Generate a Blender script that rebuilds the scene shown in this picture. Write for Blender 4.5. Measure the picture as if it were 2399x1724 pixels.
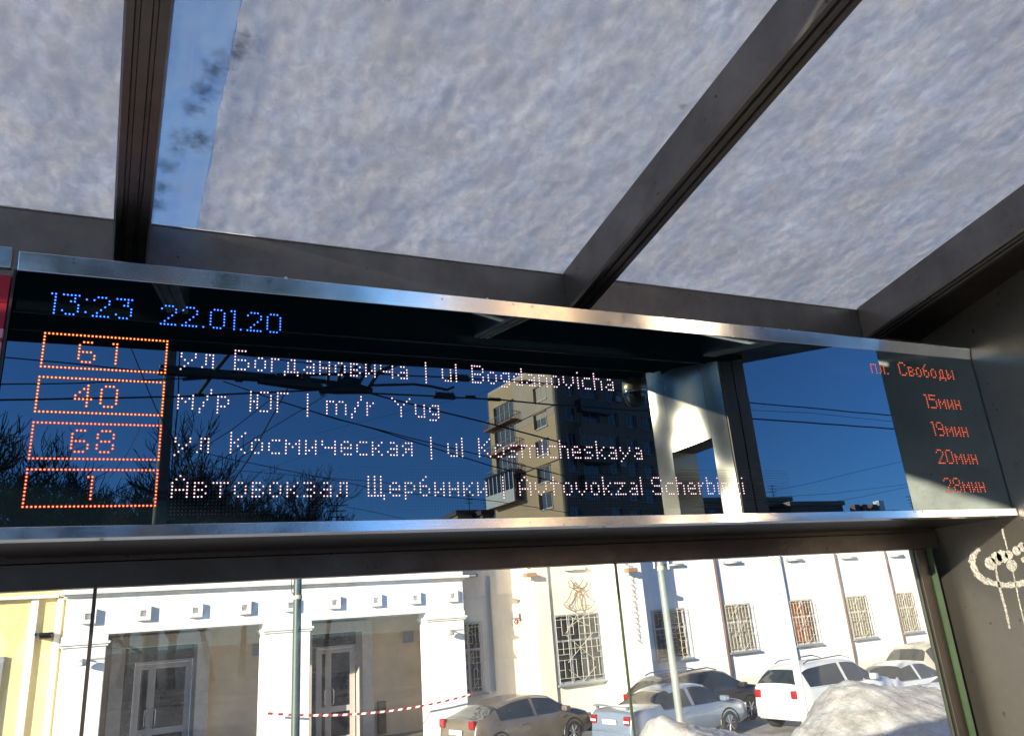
import bpy, math, random
import numpy as np
from mathutils import Vector, Matrix, noise
random.seed(7)
for o in list(bpy.data.objects): bpy.data.objects.remove(o)
SC = bpy.context.scene
COL = SC.collection
EYE = 1.75                      # camera height above the shelter floor
YAW, PIT, ROLL, F = 0.4247204, 0.3199953, -0.0761963, 1774.923   # measured from the photograph's vanishing points
# ---------------------------------------------------------------- camera
def _basis():
    cy, sy, cp, sp, cr, sr = math.cos(YAW), math.sin(YAW), math.cos(PIT), math.sin(PIT), math.cos(ROLL), math.sin(ROLL)
    f = np.array([sy*cp, cy*cp, sp]); r = np.array([cy, -sy, 0.]); u = np.cross(r, f)
    return r*cr+u*sr, -r*sr+u*cr, f
CR, CU, CF = _basis()
cam = bpy.data.cameras.new('camera'); camo = bpy.data.objects.new('camera', cam); COL.objects.link(camo)
cam.sensor_width = 36; cam.lens = F/2399*36; cam.clip_start = 0.02; cam.clip_end = 2000
M3 = Matrix(((CR[0], CU[0], -CF[0]), (CR[1], CU[1], -CF[1]), (CR[2], CU[2], -CF[2])))
camo.matrix_world = Matrix.Translation((0, 0, EYE)) @ M3.to_4x4()
SC.camera = camo
SC.render.resolution_x = 1024; SC.render.resolution_y = 735
# ---------------------------------------------------------------- light
W = bpy.data.worlds.new('World'); SC.world = W; W.use_nodes = True
nt = W.node_tree; nt.nodes.clear()
SUN_EL = math.radians(15.6); SUN_AZ = math.atan2(-.84, -.54)      # towards the sun, clockwise from +Y
sky = nt.nodes.new('ShaderNodeTexSky'); sky.sky_type = 'NISHITA'; sky.sun_disc = False
sky.sun_elevation = SUN_EL; sky.sun_rotation = SUN_AZ % (2*math.pi)
sky.altitude = 2500; sky.air_density = 1.0; sky.dust_density = 0.0; sky.ozone_density = 7.5
bg = nt.nodes.new('ShaderNodeBackground'); bg.inputs[1].default_value = 0.10
out = nt.nodes.new('ShaderNodeOutputWorld')
nt.links.new(sky.outputs[0], bg.inputs[0]); nt.links.new(bg.outputs[0], out.inputs[0])
sl = bpy.data.lights.new('sun', 'SUN'); sl.energy = 5.0; sl.angle = math.radians(.53); sl.color = (1, .9, .74)
so = bpy.data.objects.new('sun', sl); COL.objects.link(so)
sd = Vector((.8412*math.cos(SUN_EL), .5407*math.cos(SUN_EL), -math.sin(SUN_EL))).normalized()
so.rotation_euler = sd.to_track_quat('-Z', 'Y').to_euler(); so.location = (-40, -20, 15)
SC.view_settings.view_transform = 'Standard'; SC.view_settings.look = 'None'
SC.view_settings.exposure = 1.5; SC.view_settings.gamma = 1; SC.view_settings.use_curve_mapping = False
SC.cycles.max_bounces = 10; SC.cycles.transparent_max_bounces = 16; SC.cycles.glossy_bounces = 5

# ---------------------------------------------------------------- helpers
def ray(px, py):
    a, b = (px-1199.5)/F, (py-862.)/F
    return CR*a-CU*b+CF
def on_y(px, py, Y):                 # photo pixel -> point of the plane y = Y (heights absolute)
    v = ray(px, py); v = v*Y/v[1]; return Vector((v[0], v[1], v[2]+EYE))
def on_x(px, py, X):
    v = ray(px, py); v = v*X/v[0]; return Vector((v[0], v[1], v[2]+EYE))
DY = 1.94                            # front of the departure board, a dark mirror
def mir(px, py, yv):                 # what the mirror shows at this pixel, yv metres away seen through it
    p = on_y(px, py, yv); return Vector((p.x, 2*(DY+.004)-p.y, p.z))

def tag(o, label=None, cat=None, group=None, kind=None):
    if label: o['label'] = label
    if cat: o['category'] = cat
    if group: o['group'] = group
    if kind: o['kind'] = kind
    return o
def empty(name, loc=(0, 0, 0), rz=0, **k):
    o = bpy.data.objects.new(name, None); COL.objects.link(o); o.location = loc; o.rotation_euler = (0, 0, rz)
    o.empty_display_size = .2
    return tag(o, **k)

class MB:
    def __init__(s): s.v = []; s.f = []; s.m = []
    def add(s, vs, fs, mi=0):
        n = len(s.v); s.v += [tuple(v) for v in vs]; s.f += [tuple(i+n for i in f) for f in fs]; s.m += [mi]*len(fs); return s
    def box(s, a, b, mi=0):
        x0, y0, z0 = a; x1, y1, z1 = b
        if x0 > x1: x0, x1 = x1, x0
        if y0 > y1: y0, y1 = y1, y0
        if z0 > z1: z0, z1 = z1, z0
        vs = [(x0, y0, z0), (x1, y0, z0), (x1, y1, z0), (x0, y1, z0), (x0, y0, z1), (x1, y0, z1), (x1, y1, z1), (x0, y1, z1)]
        return s.add(vs, [(0, 3, 2, 1), (4, 5, 6, 7), (0, 1, 5, 4), (1, 2, 6, 5), (2, 3, 7, 6), (3, 0, 4, 7)], mi)
    def hexa(s, vs, mi=0):           # 8 corners, ordered like box
        return s.add(vs, [(0, 3, 2, 1), (4, 5, 6, 7), (0, 1, 5, 4), (1, 2, 6, 5), (2, 3, 7, 6), (3, 0, 4, 7)], mi)
    def tube(s, pts, r, n=6, mi=0, cap=True, flat=None):
        pts = [Vector(p) for p in pts]; rs = r if isinstance(r, (list, tuple)) else [r]*len(pts)
        base = len(s.v); prev = None
        for i, p in enumerate(pts):
            d = (pts[min(i+1, len(pts)-1)]-pts[max(i-1, 0)])
            if d.length < 1e-9: d = Vector((0, 0, 1))
            d.normalize()
            u = (Vector((0, 0, 1)) if abs(d.z) < .95 else Vector((1, 0, 0))) if prev is None else prev
            a = (u-d*u.dot(d)); a = a.normalized() if a.length > 1e-6 else d.orthogonal().normalized()
            prev = a; b = d.cross(a)
            for k in range(n):
                t = 2*math.pi*k/n
                s.v.append(tuple(p+(a*math.cos(t)+b*math.sin(t))*rs[i]))
        for i in range(len(pts)-1):
            for k in range(n):
                k2 = (k+1) % n; s.f.append((base+i*n+k, base+i*n+k2, base+(i+1)*n+k2, base+(i+1)*n+k)); s.m.append(mi)
        if cap:
            s.f.append(tuple(base+k for k in range(n))[::-1]); s.m.append(mi)
            s.f.append(tuple(base+(len(pts)-1)*n+k for k in range(n))); s.m.append(mi)
        return s
    def lathe(s, prof, c=(0, 0, 0), n=20, mi=0):   # prof: list of (r, z)
        base = len(s.v)
        for r, z in prof:
            for k in range(n):
                t = 2*math.pi*k/n; s.v.append((c[0]+r*math.cos(t), c[1]+r*math.sin(t), c[2]+z))
        for i in range(len(prof)-1):
            for k in range(n):
                k2 = (k+1) % n; s.f.append((base+i*n+k, base+i*n+k2, base+(i+1)*n+k2, base+(i+1)*n+k)); s.m.append(mi)
        return s
    def build(s, name, mat, parent=None, smooth=False, bevel=0, **k):
        me = bpy.data.meshes.new(name); me.from_pydata(s.v, [], s.f)
        mats = mat if isinstance(mat, (list, tuple)) else [mat]
        for m in mats: me.materials.append(m)
        if len(mats) > 1: me.polygons.foreach_set('material_index', s.m)
        if smooth: me.polygons.foreach_set('use_smooth', [True]*len(me.polygons))
        me.update()
        o = bpy.data.objects.new(name, me); COL.objects.link(o)
        if parent is not None: o.parent = parent
        if bevel:
            b = o.modifiers.new('bevel', 'BEVEL'); b.width = bevel; b.segments = 2; b.limit_method = 'ANGLE'; b.angle_limit = .6
        return tag(o, **k)
def box(name, a, b, mat, parent=None, bevel=0, **k): return MB().box(a, b).build(name, mat, parent, bevel=bevel, **k)

# ---------------------------------------------------------------- materials
def newmat(name):
    m = bpy.data.materials.new(name); m.use_nodes = True; t = m.node_tree; t.nodes.clear()
    o = t.nodes.new('ShaderNodeOutputMaterial'); return m, t, o
def N(t, typ, **kw):
    n = t.nodes.new(typ)
    for k, v in kw.items(): setattr(n, k, v)
    return n
def pmat(name, col, rough=.6, metal=0, var=.12, scale=6, bump=.0, bscale=40, col2=None, stretch=(1, 1, 1), spec=.5, emis=None, es=0, rvar=0, coat=0):
    m, t, o = newmat(name); L = t.links.new
    p = N(t, 'ShaderNodeBsdfPrincipled'); L(p.outputs[0], o.inputs[0])
    p.inputs['Roughness'].default_value = rough; p.inputs['Metallic'].default_value = metal
    p.inputs['Specular IOR Level'].default_value = spec; p.inputs['Coat Weight'].default_value = coat
    tc = N(t, 'ShaderNodeTexCoord'); mp = N(t, 'ShaderNodeMapping'); mp.inputs['Scale'].default_value = stretch
    L(tc.outputs['Object'], mp.inputs[0])
    nz = N(t, 'ShaderNodeTexNoise'); nz.inputs['Scale'].default_value = scale; nz.inputs['Detail'].default_value = 8; nz.inputs['Roughness'].default_value = .65
    L(mp.outputs[0], nz.inputs['Vector'])
    rp = N(t, 'ShaderNodeValToRGB'); rp.color_ramp.elements[0].position = .3; rp.color_ramp.elements[1].position = .7
    c2 = col2 or tuple(c*(1-var*2) for c in col)
    rp.color_ramp.elements[0].color = (*c2, 1); rp.color_ramp.elements[1].color = (*col, 1)
    L(nz.outputs[0], rp.inputs[0]); L(rp.outputs[0], p.inputs['Base Color'])
    if rvar:
        mr = N(t, 'ShaderNodeMapRange'); mr.inputs[3].default_value = rough-rvar; mr.inputs[4].default_value = rough+rvar
        mr.inputs[1].default_value = .3; mr.inputs[2].default_value = .7
        L(nz.outputs[0], mr.inputs[0]); L(mr.outputs[0], p.inputs['Roughness'])
    if bump:
        n2 = N(t, 'ShaderNodeTexNoise'); n2.inputs['Scale'].default_value = bscale; n2.inputs['Detail'].default_value = 6
        L(mp.outputs[0], n2.inputs['Vector'])
        b = N(t, 'ShaderNodeBump'); b.inputs['Strength'].default_value = bump; b.inputs['Distance'].default_value = .02
        L(n2.outputs[0], b.inputs['Height']); L(b.outputs[0], p.inputs['Normal'])
    if emis:
        p.inputs['Emission Color'].default_value = (*emis, 1); p.inputs['Emission Strength'].default_value = es
    return m
def glassmat(name, tint=(1, 1, 1), refl=1.0, dirt=.06, rough=0.0, dcol=(.6, .58, .52), dscale=7, base=0.0, speck=0.0):
    m, t, o = newmat(name); L = t.links.new
    tr = N(t, 'ShaderNodeBsdfTransparent'); tr.inputs[0].default_value = (*tint, 1)
    gl = N(t, 'ShaderNodeBsdfGlossy'); gl.inputs['Roughness'].default_value = rough; gl.inputs[0].default_value = (1, 1, 1, 1)
    fr = N(t, 'ShaderNodeFresnel'); ge = N(t, 'ShaderNodeNewGeometry'); io = N(t, 'ShaderNodeMapRange'); io.inputs[3].default_value = 1.5; io.inputs[4].default_value = 1/1.5
    L(ge.outputs['Backfacing'], io.inputs[0]); L(io.outputs[0], fr.inputs[0])      # same reflectance entering and leaving the thin pane
    mu = N(t, 'ShaderNodeMath', operation='MULTIPLY_ADD'); mu.inputs[1].default_value = refl; mu.inputs[2].default_value = base; mu.use_clamp = True
    L(fr.outputs[0], mu.inputs[0])
    mx = N(t, 'ShaderNodeMixShader'); L(mu.outputs[0], mx.inputs[0]); L(tr.outputs[0], mx.inputs[1]); L(gl.outputs[0], mx.inputs[2])
    df = N(t, 'ShaderNodeBsdfDiffuse'); df.inputs[0].default_value = (*dcol, 1)
    tl = N(t, 'ShaderNodeBsdfTranslucent'); tl.inputs[0].default_value = (*dcol, 1)
    ds = N(t, 'ShaderNodeMixShader'); ds.inputs[0].default_value = .5; L(df.outputs[0], ds.inputs[1]); L(tl.outputs[0], ds.inputs[2])
    tc = N(t, 'ShaderNodeTexCoord')
    nz = N(t, 'ShaderNodeTexNoise'); nz.inputs['Scale'].default_value = dscale; nz.inputs['Detail'].default_value = 10; nz.inputs['Roughness'].default_value = .75
    L(tc.outputs['Object'], nz.inputs['Vector'])
    mr = N(t, 'ShaderNodeMapRange'); mr.inputs[1].default_value = .42; mr.inputs[2].default_value = .75; mr.inputs[3].default_value = dirt*.25; mr.inputs[4].default_value = dirt*2
    L(nz.outputs[0], mr.inputs[0]); fac = mr.outputs[0]
    if speck:
        n3 = N(t, 'ShaderNodeTexNoise'); n3.inputs['Scale'].default_value = 260; n3.inputs['Detail'].default_value = 2
        L(tc.outputs['Object'], n3.inputs['Vector'])
        m3 = N(t, 'ShaderNodeMapRange'); m3.inputs[1].default_value = .62; m3.inputs[2].default_value = .72; m3.inputs[3].default_value = 0; m3.inputs[4].default_value = speck
        L(n3.outputs[0], m3.inputs[0]); ad = N(t, 'ShaderNodeMath', operation='ADD'); L(fac, ad.inputs[0]); L(m3.outputs[0], ad.inputs[1]); fac = ad.outputs[0]
    m2 = N(t, 'ShaderNodeMixShader'); L(fac, m2.inputs[0]); L(mx.outputs[0], m2.inputs[1]); L(ds.outputs[0], m2.inputs[2])
    L(m2.outputs[0], o.inputs[0]); return m
def emat(name, col, s):
    m, t, o = newmat(name); e = N(t, 'ShaderNodeEmission'); e.inputs[0].default_value = (*col, 1); e.inputs[1].default_value = s
    t.links.new(e.outputs[0], o.inputs[0]); return m

def steelmat(name, col=(.5, .48, .45), rough=.3, stretch=(.4, 1, 30), scratch=.05, rvar=.10, spots=True, var=.18, dent=0):
    m, t, o = newmat(name); L = t.links.new
    p = N(t, 'ShaderNodeBsdfPrincipled'); L(p.outputs[0], o.inputs[0]); p.inputs['Metallic'].default_value = 1
    tc = N(t, 'ShaderNodeTexCoord'); mp = N(t, 'ShaderNodeMapping'); mp.inputs['Scale'].default_value = stretch; L(tc.outputs['Object'], mp.inputs[0])
    fine = N(t, 'ShaderNodeTexNoise'); fine.inputs['Scale'].default_value = 22; fine.inputs['Detail'].default_value = 5; L(mp.outputs[0], fine.inputs['Vector'])
    cl = N(t, 'ShaderNodeTexNoise'); cl.inputs['Scale'].default_value = 4.5; cl.inputs['Detail'].default_value = 9; cl.inputs['Roughness'].default_value = .7; L(tc.outputs['Object'], cl.inputs['Vector'])
    rp = N(t, 'ShaderNodeValToRGB'); rp.color_ramp.elements[0].position = .3; rp.color_ramp.elements[1].position = .62
    rp.color_ramp.elements[0].color = tuple(c*(1-2*var) for c in col)+(1,); rp.color_ramp.elements[1].color = (*col, 1); L(cl.outputs[0], rp.inputs[0])
    colout = rp.outputs[0]
    if spots:
        sp = N(t, 'ShaderNodeTexNoise'); sp.inputs['Scale'].default_value = 38; sp.inputs['Detail'].default_value = 3; L(tc.outputs['Object'], sp.inputs['Vector'])
        sr = N(t, 'ShaderNodeMapRange'); sr.inputs[1].default_value = .69; sr.inputs[2].default_value = .76; sr.inputs[3].default_value = 0; sr.inputs[4].default_value = .75; L(sp.outputs[0], sr.inputs[0])
        mx = N(t, 'ShaderNodeMixRGB'); mx.inputs[2].default_value = (.05, .04, .03, 1); L(sr.outputs[0], mx.inputs[0]); L(colout, mx.inputs[1]); colout = mx.outputs[0]
    L(colout, p.inputs['Base Color'])
    mr = N(t, 'ShaderNodeMapRange'); mr.inputs[1].default_value = .3; mr.inputs[2].default_value = .7; mr.inputs[3].default_value = rough+rvar; mr.inputs[4].default_value = rough-rvar
    L(cl.outputs[0], mr.inputs[0]); L(mr.outputs[0], p.inputs['Roughness'])
    b = N(t, 'ShaderNodeBump'); b.inputs['Strength'].default_value = scratch; b.inputs['Distance'].default_value = .003; L(fine.outputs[0], b.inputs['Height']); L(b.outputs[0], p.inputs['Normal'])
    if dent:
        dn = N(t, 'ShaderNodeTexNoise'); dn.inputs['Scale'].default_value = 2.6; dn.inputs['Detail'].default_value = 0; L(tc.outputs['Object'], dn.inputs['Vector'])
        b2 = N(t, 'ShaderNodeBump'); b2.inputs['Strength'].default_value = dent; b2.inputs['Distance'].default_value = .12; L(dn.outputs[0], b2.inputs['Height']); L(b2.outputs[0], b.inputs['Normal'])
    return m

MT = dict(
 steel=steelmat('brushed_steel', (.205, .192, .182), .37),
 steel_strip=steelmat('polished_steel_strip', (.93, .93, .93), .15, stretch=(.5, 1, 8), scratch=.03, rvar=.06, var=.06),
 steel_wall=steelmat('steel_wall', (.165, .150, .125), .47, stretch=(1, 30, .4), rvar=.05, var=.1),
 steel_dark=steelmat('dark_steel', (.10, .085, .075), .42),
 ceiling=pmat('canopy_underside', (.004, .0035, .0035), .9, var=.2, spec=.0),
 black=pmat('black_plastic', (.012, .012, .013), .4), wire=pmat('black_wire', (.01, .01, .012), .6),
 housing=pmat('board_housing', (.05, .047, .045), .35, .9, var=.15),
 white_plaster=pmat('white_plaster', (.85, .83, .78), .85, var=.10, scale=2.2, stretch=(1, 1, .22), bump=.25, bscale=30),
 yellow_plaster=pmat('yellow_plaster', (.76, .62, .30), .85, var=.12, scale=1.6, stretch=(1, 1, .3), bump=.25, bscale=30),
 cream_plaster=pmat('cream_plaster', (.76, .69, .57), .85, var=.12, scale=2.0, stretch=(1, 1, .25), bump=.2, bscale=30),
 brown_trim=pmat('brown_downpipe', (.16, .09, .07), .6),
 door_frame=pmat('white_door_profile', (.50, .455, .42), .4, var=.05), grey_frame=pmat('grey_frame', (.25, .26, .27), .5),
 dark_glass=pmat('dark_window_glass', (.025, .028, .03), .06, var=.3, spec=.8),
 grille=pmat('painted_iron', (.45, .42, .34), .5), sill=pmat('sheet_sill', (.30, .33, .36), .45, .3),
 snow=pmat('packed_snow', (.40, .39, .38), .7, col2=(.16, .15, .14), scale=1.3, bump=.6, bscale=14),
 dirty_snow=pmat('dirty_snow', (.46, .45, .435), .75, scale=3.6, col2=(.15, .14, .13), bump=.7, bscale=24),
 asphalt=pmat('wet_asphalt', (.055, .055, .058), .55, var=.25, scale=2, bump=.3, bscale=60),
 paving=pmat('shelter_paving', (.20, .19, .18), .7, var=.2, scale=3, bump=.3),
 rubber=pmat('tyre_rubber', (.02, .02, .02), .8), rim=pmat('alloy_rim', (.5, .5, .5), .35, .9),
 red_lamp=pmat('red_lamp_glass', (.28, .012, .015), .15, var=.2, spec=.8), plate=pmat('plate_white', (.75, .75, .74), .4, var=.03),
 chrome=pmat('chrome', (.7, .7, .7), .12, 1, var=.03),
 bark=pmat('dark_bark', (.035, .028, .022), .9),
 concrete_pole=pmat('concrete_pole', (.16, .14, .11), .8, var=.2), green_pole=pmat('dark_green_pole', (.05, .08, .075), .45),
 grey_pole=pmat('grey_green_pole', (.22, .25, .23), .45), white_pole=pmat('white_lamp_pole', (.72, .72, .72), .4, var=.04),
 tape_red=pmat('tape_red', (.34, .025, .03), .5), tape_white=pmat('tape_white', (.8, .8, .78), .5, var=.02),
)

# ---------------------------------------------------------------- terrain
def hgt(x, y):
    t = min(1, max(0, (y-6.2)/5.0)); t = t*t*(3-2*t)
    z = -1.63*t
    z -= .35*min(1, max(0, (x-17)/4))*t
    return z
def grid(x0, x1, y0, y1, nx, ny, fn):
    vs = [(x0+(x1-x0)*i/nx, y0+(y1-y0)*j/ny, 0) for j in range(ny+1) for i in range(nx+1)]
    vs = [(x, y, fn(x, y)) for x, y, _ in vs]
    fs = [(j*(nx+1)+i, j*(nx+1)+i+1, (j+1)*(nx+1)+i+1, (j+1)*(nx+1)+i) for j in range(ny) for i in range(nx)]
    return vs, fs
m = MB(); vs, fs = grid(-60, 90, 3.0, 60, 75, 57, lambda x, y: hgt(x, y)-.02); m.add(vs, fs); 
m.build('snowy_ground', MT['snow'], smooth=True, kind='structure')
m = MB().box((-500, -500, -.6), (600, 3.0, -.12)); m.build('ground', MT['snow'], kind='structure')
m = MB().box((-500, 60, -3.0), (600, 700, -2.0)); m.build('far_ground', MT['snow'], kind='structure')
box('road', (-200, -16, -.119), (300, -3.2, -.10), MT['asphalt'], kind='structure')
box('pavement', (-60, -3.2, -.119), (80, 2.99, -.0), MT['paving'], kind='structure')

# ---------------------------------------------------------------- bus shelter
RD = Vector((-.0685, 1, -.22362))          # rafter direction, falling towards the back
def E(z): return z+EYE
X1 = 2.943; YB = 2.15; GY = 2.29
sh = empty('bus_shelter', (1.3, 1.2, 0), label='stainless steel bus shelter with a snow covered glass roof over the departure board', cat='bus shelter')
SHI = Vector((-1.3, -1.2, 0))
class S(MB):                                # builds shelter parts in world coordinates under the shelter root
    def build(s, name, mat, parent=None, **k):
        s.v = [(a-1.3, b-1.2, c) for a, b, c in s.v]
        return MB.build(s, name, mat, parent or sh, **k)
# back beam carrying the glass
S().box((-4.2, YB, E(.90)), (X1-.003, YB+.13, E(1.1515))).build('roof_beam', MT['steel'], bevel=.004)
# rafters
def rafter(x0, w, y_from=YB-.002, y_to=.56, h=.148, grooves=True):
    m = S()
    def P(x, z, y): t = y-YB; return (x+RD.x*t, y, E(z)+RD.z*t)
    zt, zb = 1.152, 1.152-h
    g = .008
    # section, bottom face with two shallow grooves
    xs = [0, .16, .20, .30, .36, .42, .48, .70, .74, .84, 1] if not grooves else None
    sec = [(0, zt), (0, zb+.01), (w*.06, zb), (w*.22, zb), (w*.25, zb+g), (w*.33, zb+g), (w*.36, zb), (w*.58, zb), (w*.61, zb+g), (w*.69, zb+g), (w*.72, zb), (w*.94, zb), (w, zb+.01), (w, zt)]
    n = len(sec)
    vs = [P(x0+a, z, y_from) for a, z in sec]+[P(x0+a, z, y_to) for a, z in sec]
    fs = [(i, i+1, n+i+1, n+i) for i in range(n-1)]+[(n-1, 0, n, 2*n-1), tuple(range(n)), tuple(range(2*n-1, n-1, -1))]
    m.add(vs, fs); return m.build('rafter', MT['steel'])
for x0, w in ((-3.05, .08), (-1.62, .08), (-.215, .088), (1.199, .082), (2.605, .085)): rafter(x0, w)
for a, b in ((-3.0, -.217), (-.125, 1.197), (1.283, 2.603)): S().box((a, YB-.005, E(1.1455)), (b, YB-.0006, E(1.1478))).build('glass_edge_glint', MT['white_pole'])  # white strip painted in for the light caught along the glass edge
for x in (-2.5, -1.9, -1.2, -.6, .25, .9, 1.6, 2.2): 
    m = S(); m.lathe([(.006, 0), (.005, .003), (0, .0035)], (0, 0, 0), 10); m.v = [(x+a, YB-.0005-c, E(1.02)+b) for a, b, c in m.v]; m.build('screw', MT['chrome'])
# flat soffit strip beside the end wall
def RP(x, z, y): t = y-YB; return Vector((x+RD.x*t, y, E(z)+RD.z*t))
m = S(); m.hexa([RP(2.692, 1.03, YB-.003), RP(3.13, 1.03, YB-.003), RP(3.13, 1.03, -.75), RP(2.692, 1.03, -.75), RP(2.692, 1.15, YB-.003), RP(3.13, 1.15, YB-.003), RP(3.13, 1.15, -.75), RP(2.692, 1.15, -.75)])
m.build('soffit_panel', MT['steel_dark'])
# glass panes between the rafters
GLR = glassmat('roof_glass', (.90, .94, .95), .5, .15, dscale=3, dcol=(.85, .85, .85))
bays = [(-2.968, -1.622), (-1.538, -.217), (-.125, 1.197), (1.283, 2.603)]
for a, b in bays:
    m = S(); z = 1.148
    m.hexa([RP(a, z, YB+.06), RP(b, z, YB+.06), RP(b, z, .55), RP(a, z, .55), RP(a, z+.008, YB+.06), RP(b, z+.008, YB+.06), RP(b, z+.008, .55), RP(a, z+.008, .55)])
    m.build('roof_pane', GLR)
# opaque front canopy and fascia
m = S(); m.hexa([RP(-4.2, 1.01, .548), RP(2.9, 1.01, .548), RP(2.9, 1.01, -.80), RP(-4.2, 1.01, -.80), RP(-4.2, 1.14, .548), RP(2.9, 1.14, .548), RP(2.9, 1.14, -.80), RP(-4.2, 1.14, -.80)])
m.build('front_canopy', MT['ceiling'])
for k in range(2):
    y = .30-.55*k; m = S(); m.hexa([RP(-4.1, 1.002, y), RP(2.88, 1.002, y), RP(2.88, 1.002, y-.018), RP(-4.1, 1.002, y-.018), RP(-4.1, 1.009, y), RP(2.88, 1.009, y), RP(2.88, 1.009, y-.018), RP(-4.1, 1.009, y-.018)]); m.build('ceiling_rib', MT['black'])
# header rail over the glass wall
S().box((-5.5, GY, E(.157)), (X1-.004, GY+.05, E(.222))).box((-5.5, GY+.010, E(.2225)), (X1-.004, GY+.05, E(.32))).build('header_rail', steelmat('header_steel', (.10, .085, .078), .33), bevel=.002)
# glass wall
GL = glassmat('wall_glass', (.93, .94, .91), .95, .020, dscale=5, base=.0, speck=.10)
EDGE = pmat('green_glass_edge', (.035, .06, .03), .2, var=.2)
j1 = on_y(223, 1379, GY+.02).x; j2 = on_y(1443, 1318, GY+.02).x
edges = [-5.4, -2.6, j1, j2, 2.80]
for a, b in zip(edges[:-1], edges[1:]):
    m = S(); m.box((a+.003, GY+.022, .12), (b-.003, GY+.030, E(.158)))
    m.m = [0, 0, 0, 1, 0, 1]; m.build('glass_pane', [GL, EDGE])
for x_, w_, mt_ in ((j1, .0042, MT['steel_dark']), (j2, .0024, EDGE), (-2.6, .004, MT['steel_dark'])):
    S().box((x_-w_, GY+.0205, .12), (x_+w_, GY+.0315, E(.1565))).build('glass_joint', mt_)
# end post and end wall
S().box((2.803, GY+.008, 0.0), (2.86, GY+.044, E(.1565))).build('glass_clamp_post', MT['steel_dark'], bevel=.002)
S().box((2.862, GY-.012, 0.0), (2.872, GY+.044, E(.1565))).build('glass_fin', EDGE)
wall = S().box((X1, 1.51, 0.0), (X1+.05, GY+.10, E(1.32))).build('end_wall', MT['steel_wall'], bevel=.002)
S().box((2.874, GY+.046, 0.0), (X1-.002, GY+.09, E(.1565))).build('wall_return', MT['steel_wall'])
# flaking paint on the end wall
FR = pmat('flaky_whitewash', (.38, .36, .30), .9, col2=(.15, .14, .115), scale=60, bump=.8, bscale=120)
def wpt(u, v): p = on_x(2150+u*.1657, 1180+v*.1657, X1); return p
def ribbon(m, pts, ws, th=.0016):          # irregular flat ribbon lying on the wall, pts in (y, z)
    L = []; 
    for i, (p, w) in enumerate(zip(pts, ws)):
        a = pts[max(i-1, 0)]; b = pts[min(i+1, len(pts)-1)]
        d = Vector((b[0]-a[0], b[1]-a[1])).normalized(); n_ = Vector((-d.y, d.x))
        L.append((Vector(p)+n_*w*random.uniform(.75, 1.1), Vector(p)-n_*w*random.uniform(.75, 1.1)))
    base = len(m.v)
    for a, b in L:
        for q, x in ((a, X1-.0005), (b, X1-.0005), (a*.96+b*.04, X1-th), (b*.96+a*.04, X1-th)): m.v.append((x, q[0], q[1]))
    for i in range(len(L)-1):
        k = base+4*i
        for f in ((k, k+2, k+6, k+4), (k+2, k+3, k+7, k+6), (k+3, k+1, k+5, k+7)): m.f.append(f); m.m.append(0)
def dens(uv, n=10):
    o = []
    for i in range(len(uv)-1):
        for k in range(n): t = k/n; o.append(tuple(uv[i][j]*(1-t)+uv[i+1][j]*t for j in range(len(uv[0]))))
    o.append(uv[-1]); return o
pm = S()
for path in ([(870, 620, 40), (800, 690, 52), (765, 790, 50), (790, 900, 48), (850, 1010, 50), (950, 1085, 48), (1080, 1125, 46), (1250, 1150, 40), (1400, 1140, 42), (1520, 1110, 45), (1650, 1060, 45), (1790, 960, 45), (1860, 830, 40)],
             [(1108, 900, 14), (1120, 1000, 17), (1160, 1170, 17), (1190, 1300, 19), (1235, 1450, 19), (1275, 1620, 17), (1300, 1760, 15)],
             [(1345, 930, 8), (1375, 1080, 9), (1420, 1300, 9), (1480, 1560, 9), (1530, 1760, 8)],
             [(1195, 350, 14), (1215, 440, 15), (1250, 560, 11), (1270, 660, 9)]):
    d = dens(path); pts = [];
    for u, v, w in d:
        p = wpt(u, v); q = wpt(u+w, v); pts.append((p.y, p.z, abs(q.y-p.y)))
    ribbon(pm, [(a+random.uniform(-.0006, .0006), b) for a, b, c in pts], [c*random.uniform(.8, 1.15) for a, b, c in pts])
for u, v, r in ((1035, 840, 88), (1120, 770, 85), (1200, 740, 88), (1290, 720, 60), (1330, 870, 80), (1400, 660, 62), (1480, 610, 66), (1560, 600, 70), (1500, 790, 40), (1600, 780, 40)):
    c = wpt(u, v); n = 26; base = len(pm.v); rr = abs(wpt(u+r, v).y-c.y)
    pm.v.append((X1-.0018, c.y, c.z))
    for k in range(n):
        t = 2*math.pi*k/n; q = rr*random.uniform(.88, 1.08); pm.v.append((X1-.0018, c.y+q*.95*math.cos(t), c.z+q*1.0*math.sin(t)))
    for k in range(n):
        t = 2*math.pi*k/n; v0 = pm.v[base+1+k]; pm.v.append((X1-.0003, v0[1]+.001*math.cos(t), v0[2]+.001*math.sin(t)))
    for k in range(n):
        k2 = (k+1) % n; pm.f.append((base, base+1+k2, base+1+k)); pm.m.append(0); pm.f.append((base+1+k, base+1+k2, base+1+n+k2, base+1+n+k)); pm.m.append(0)
o = pm.build('paint_ring', FR)
# grouped under the wall it is painted on
o.parent = wall
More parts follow.
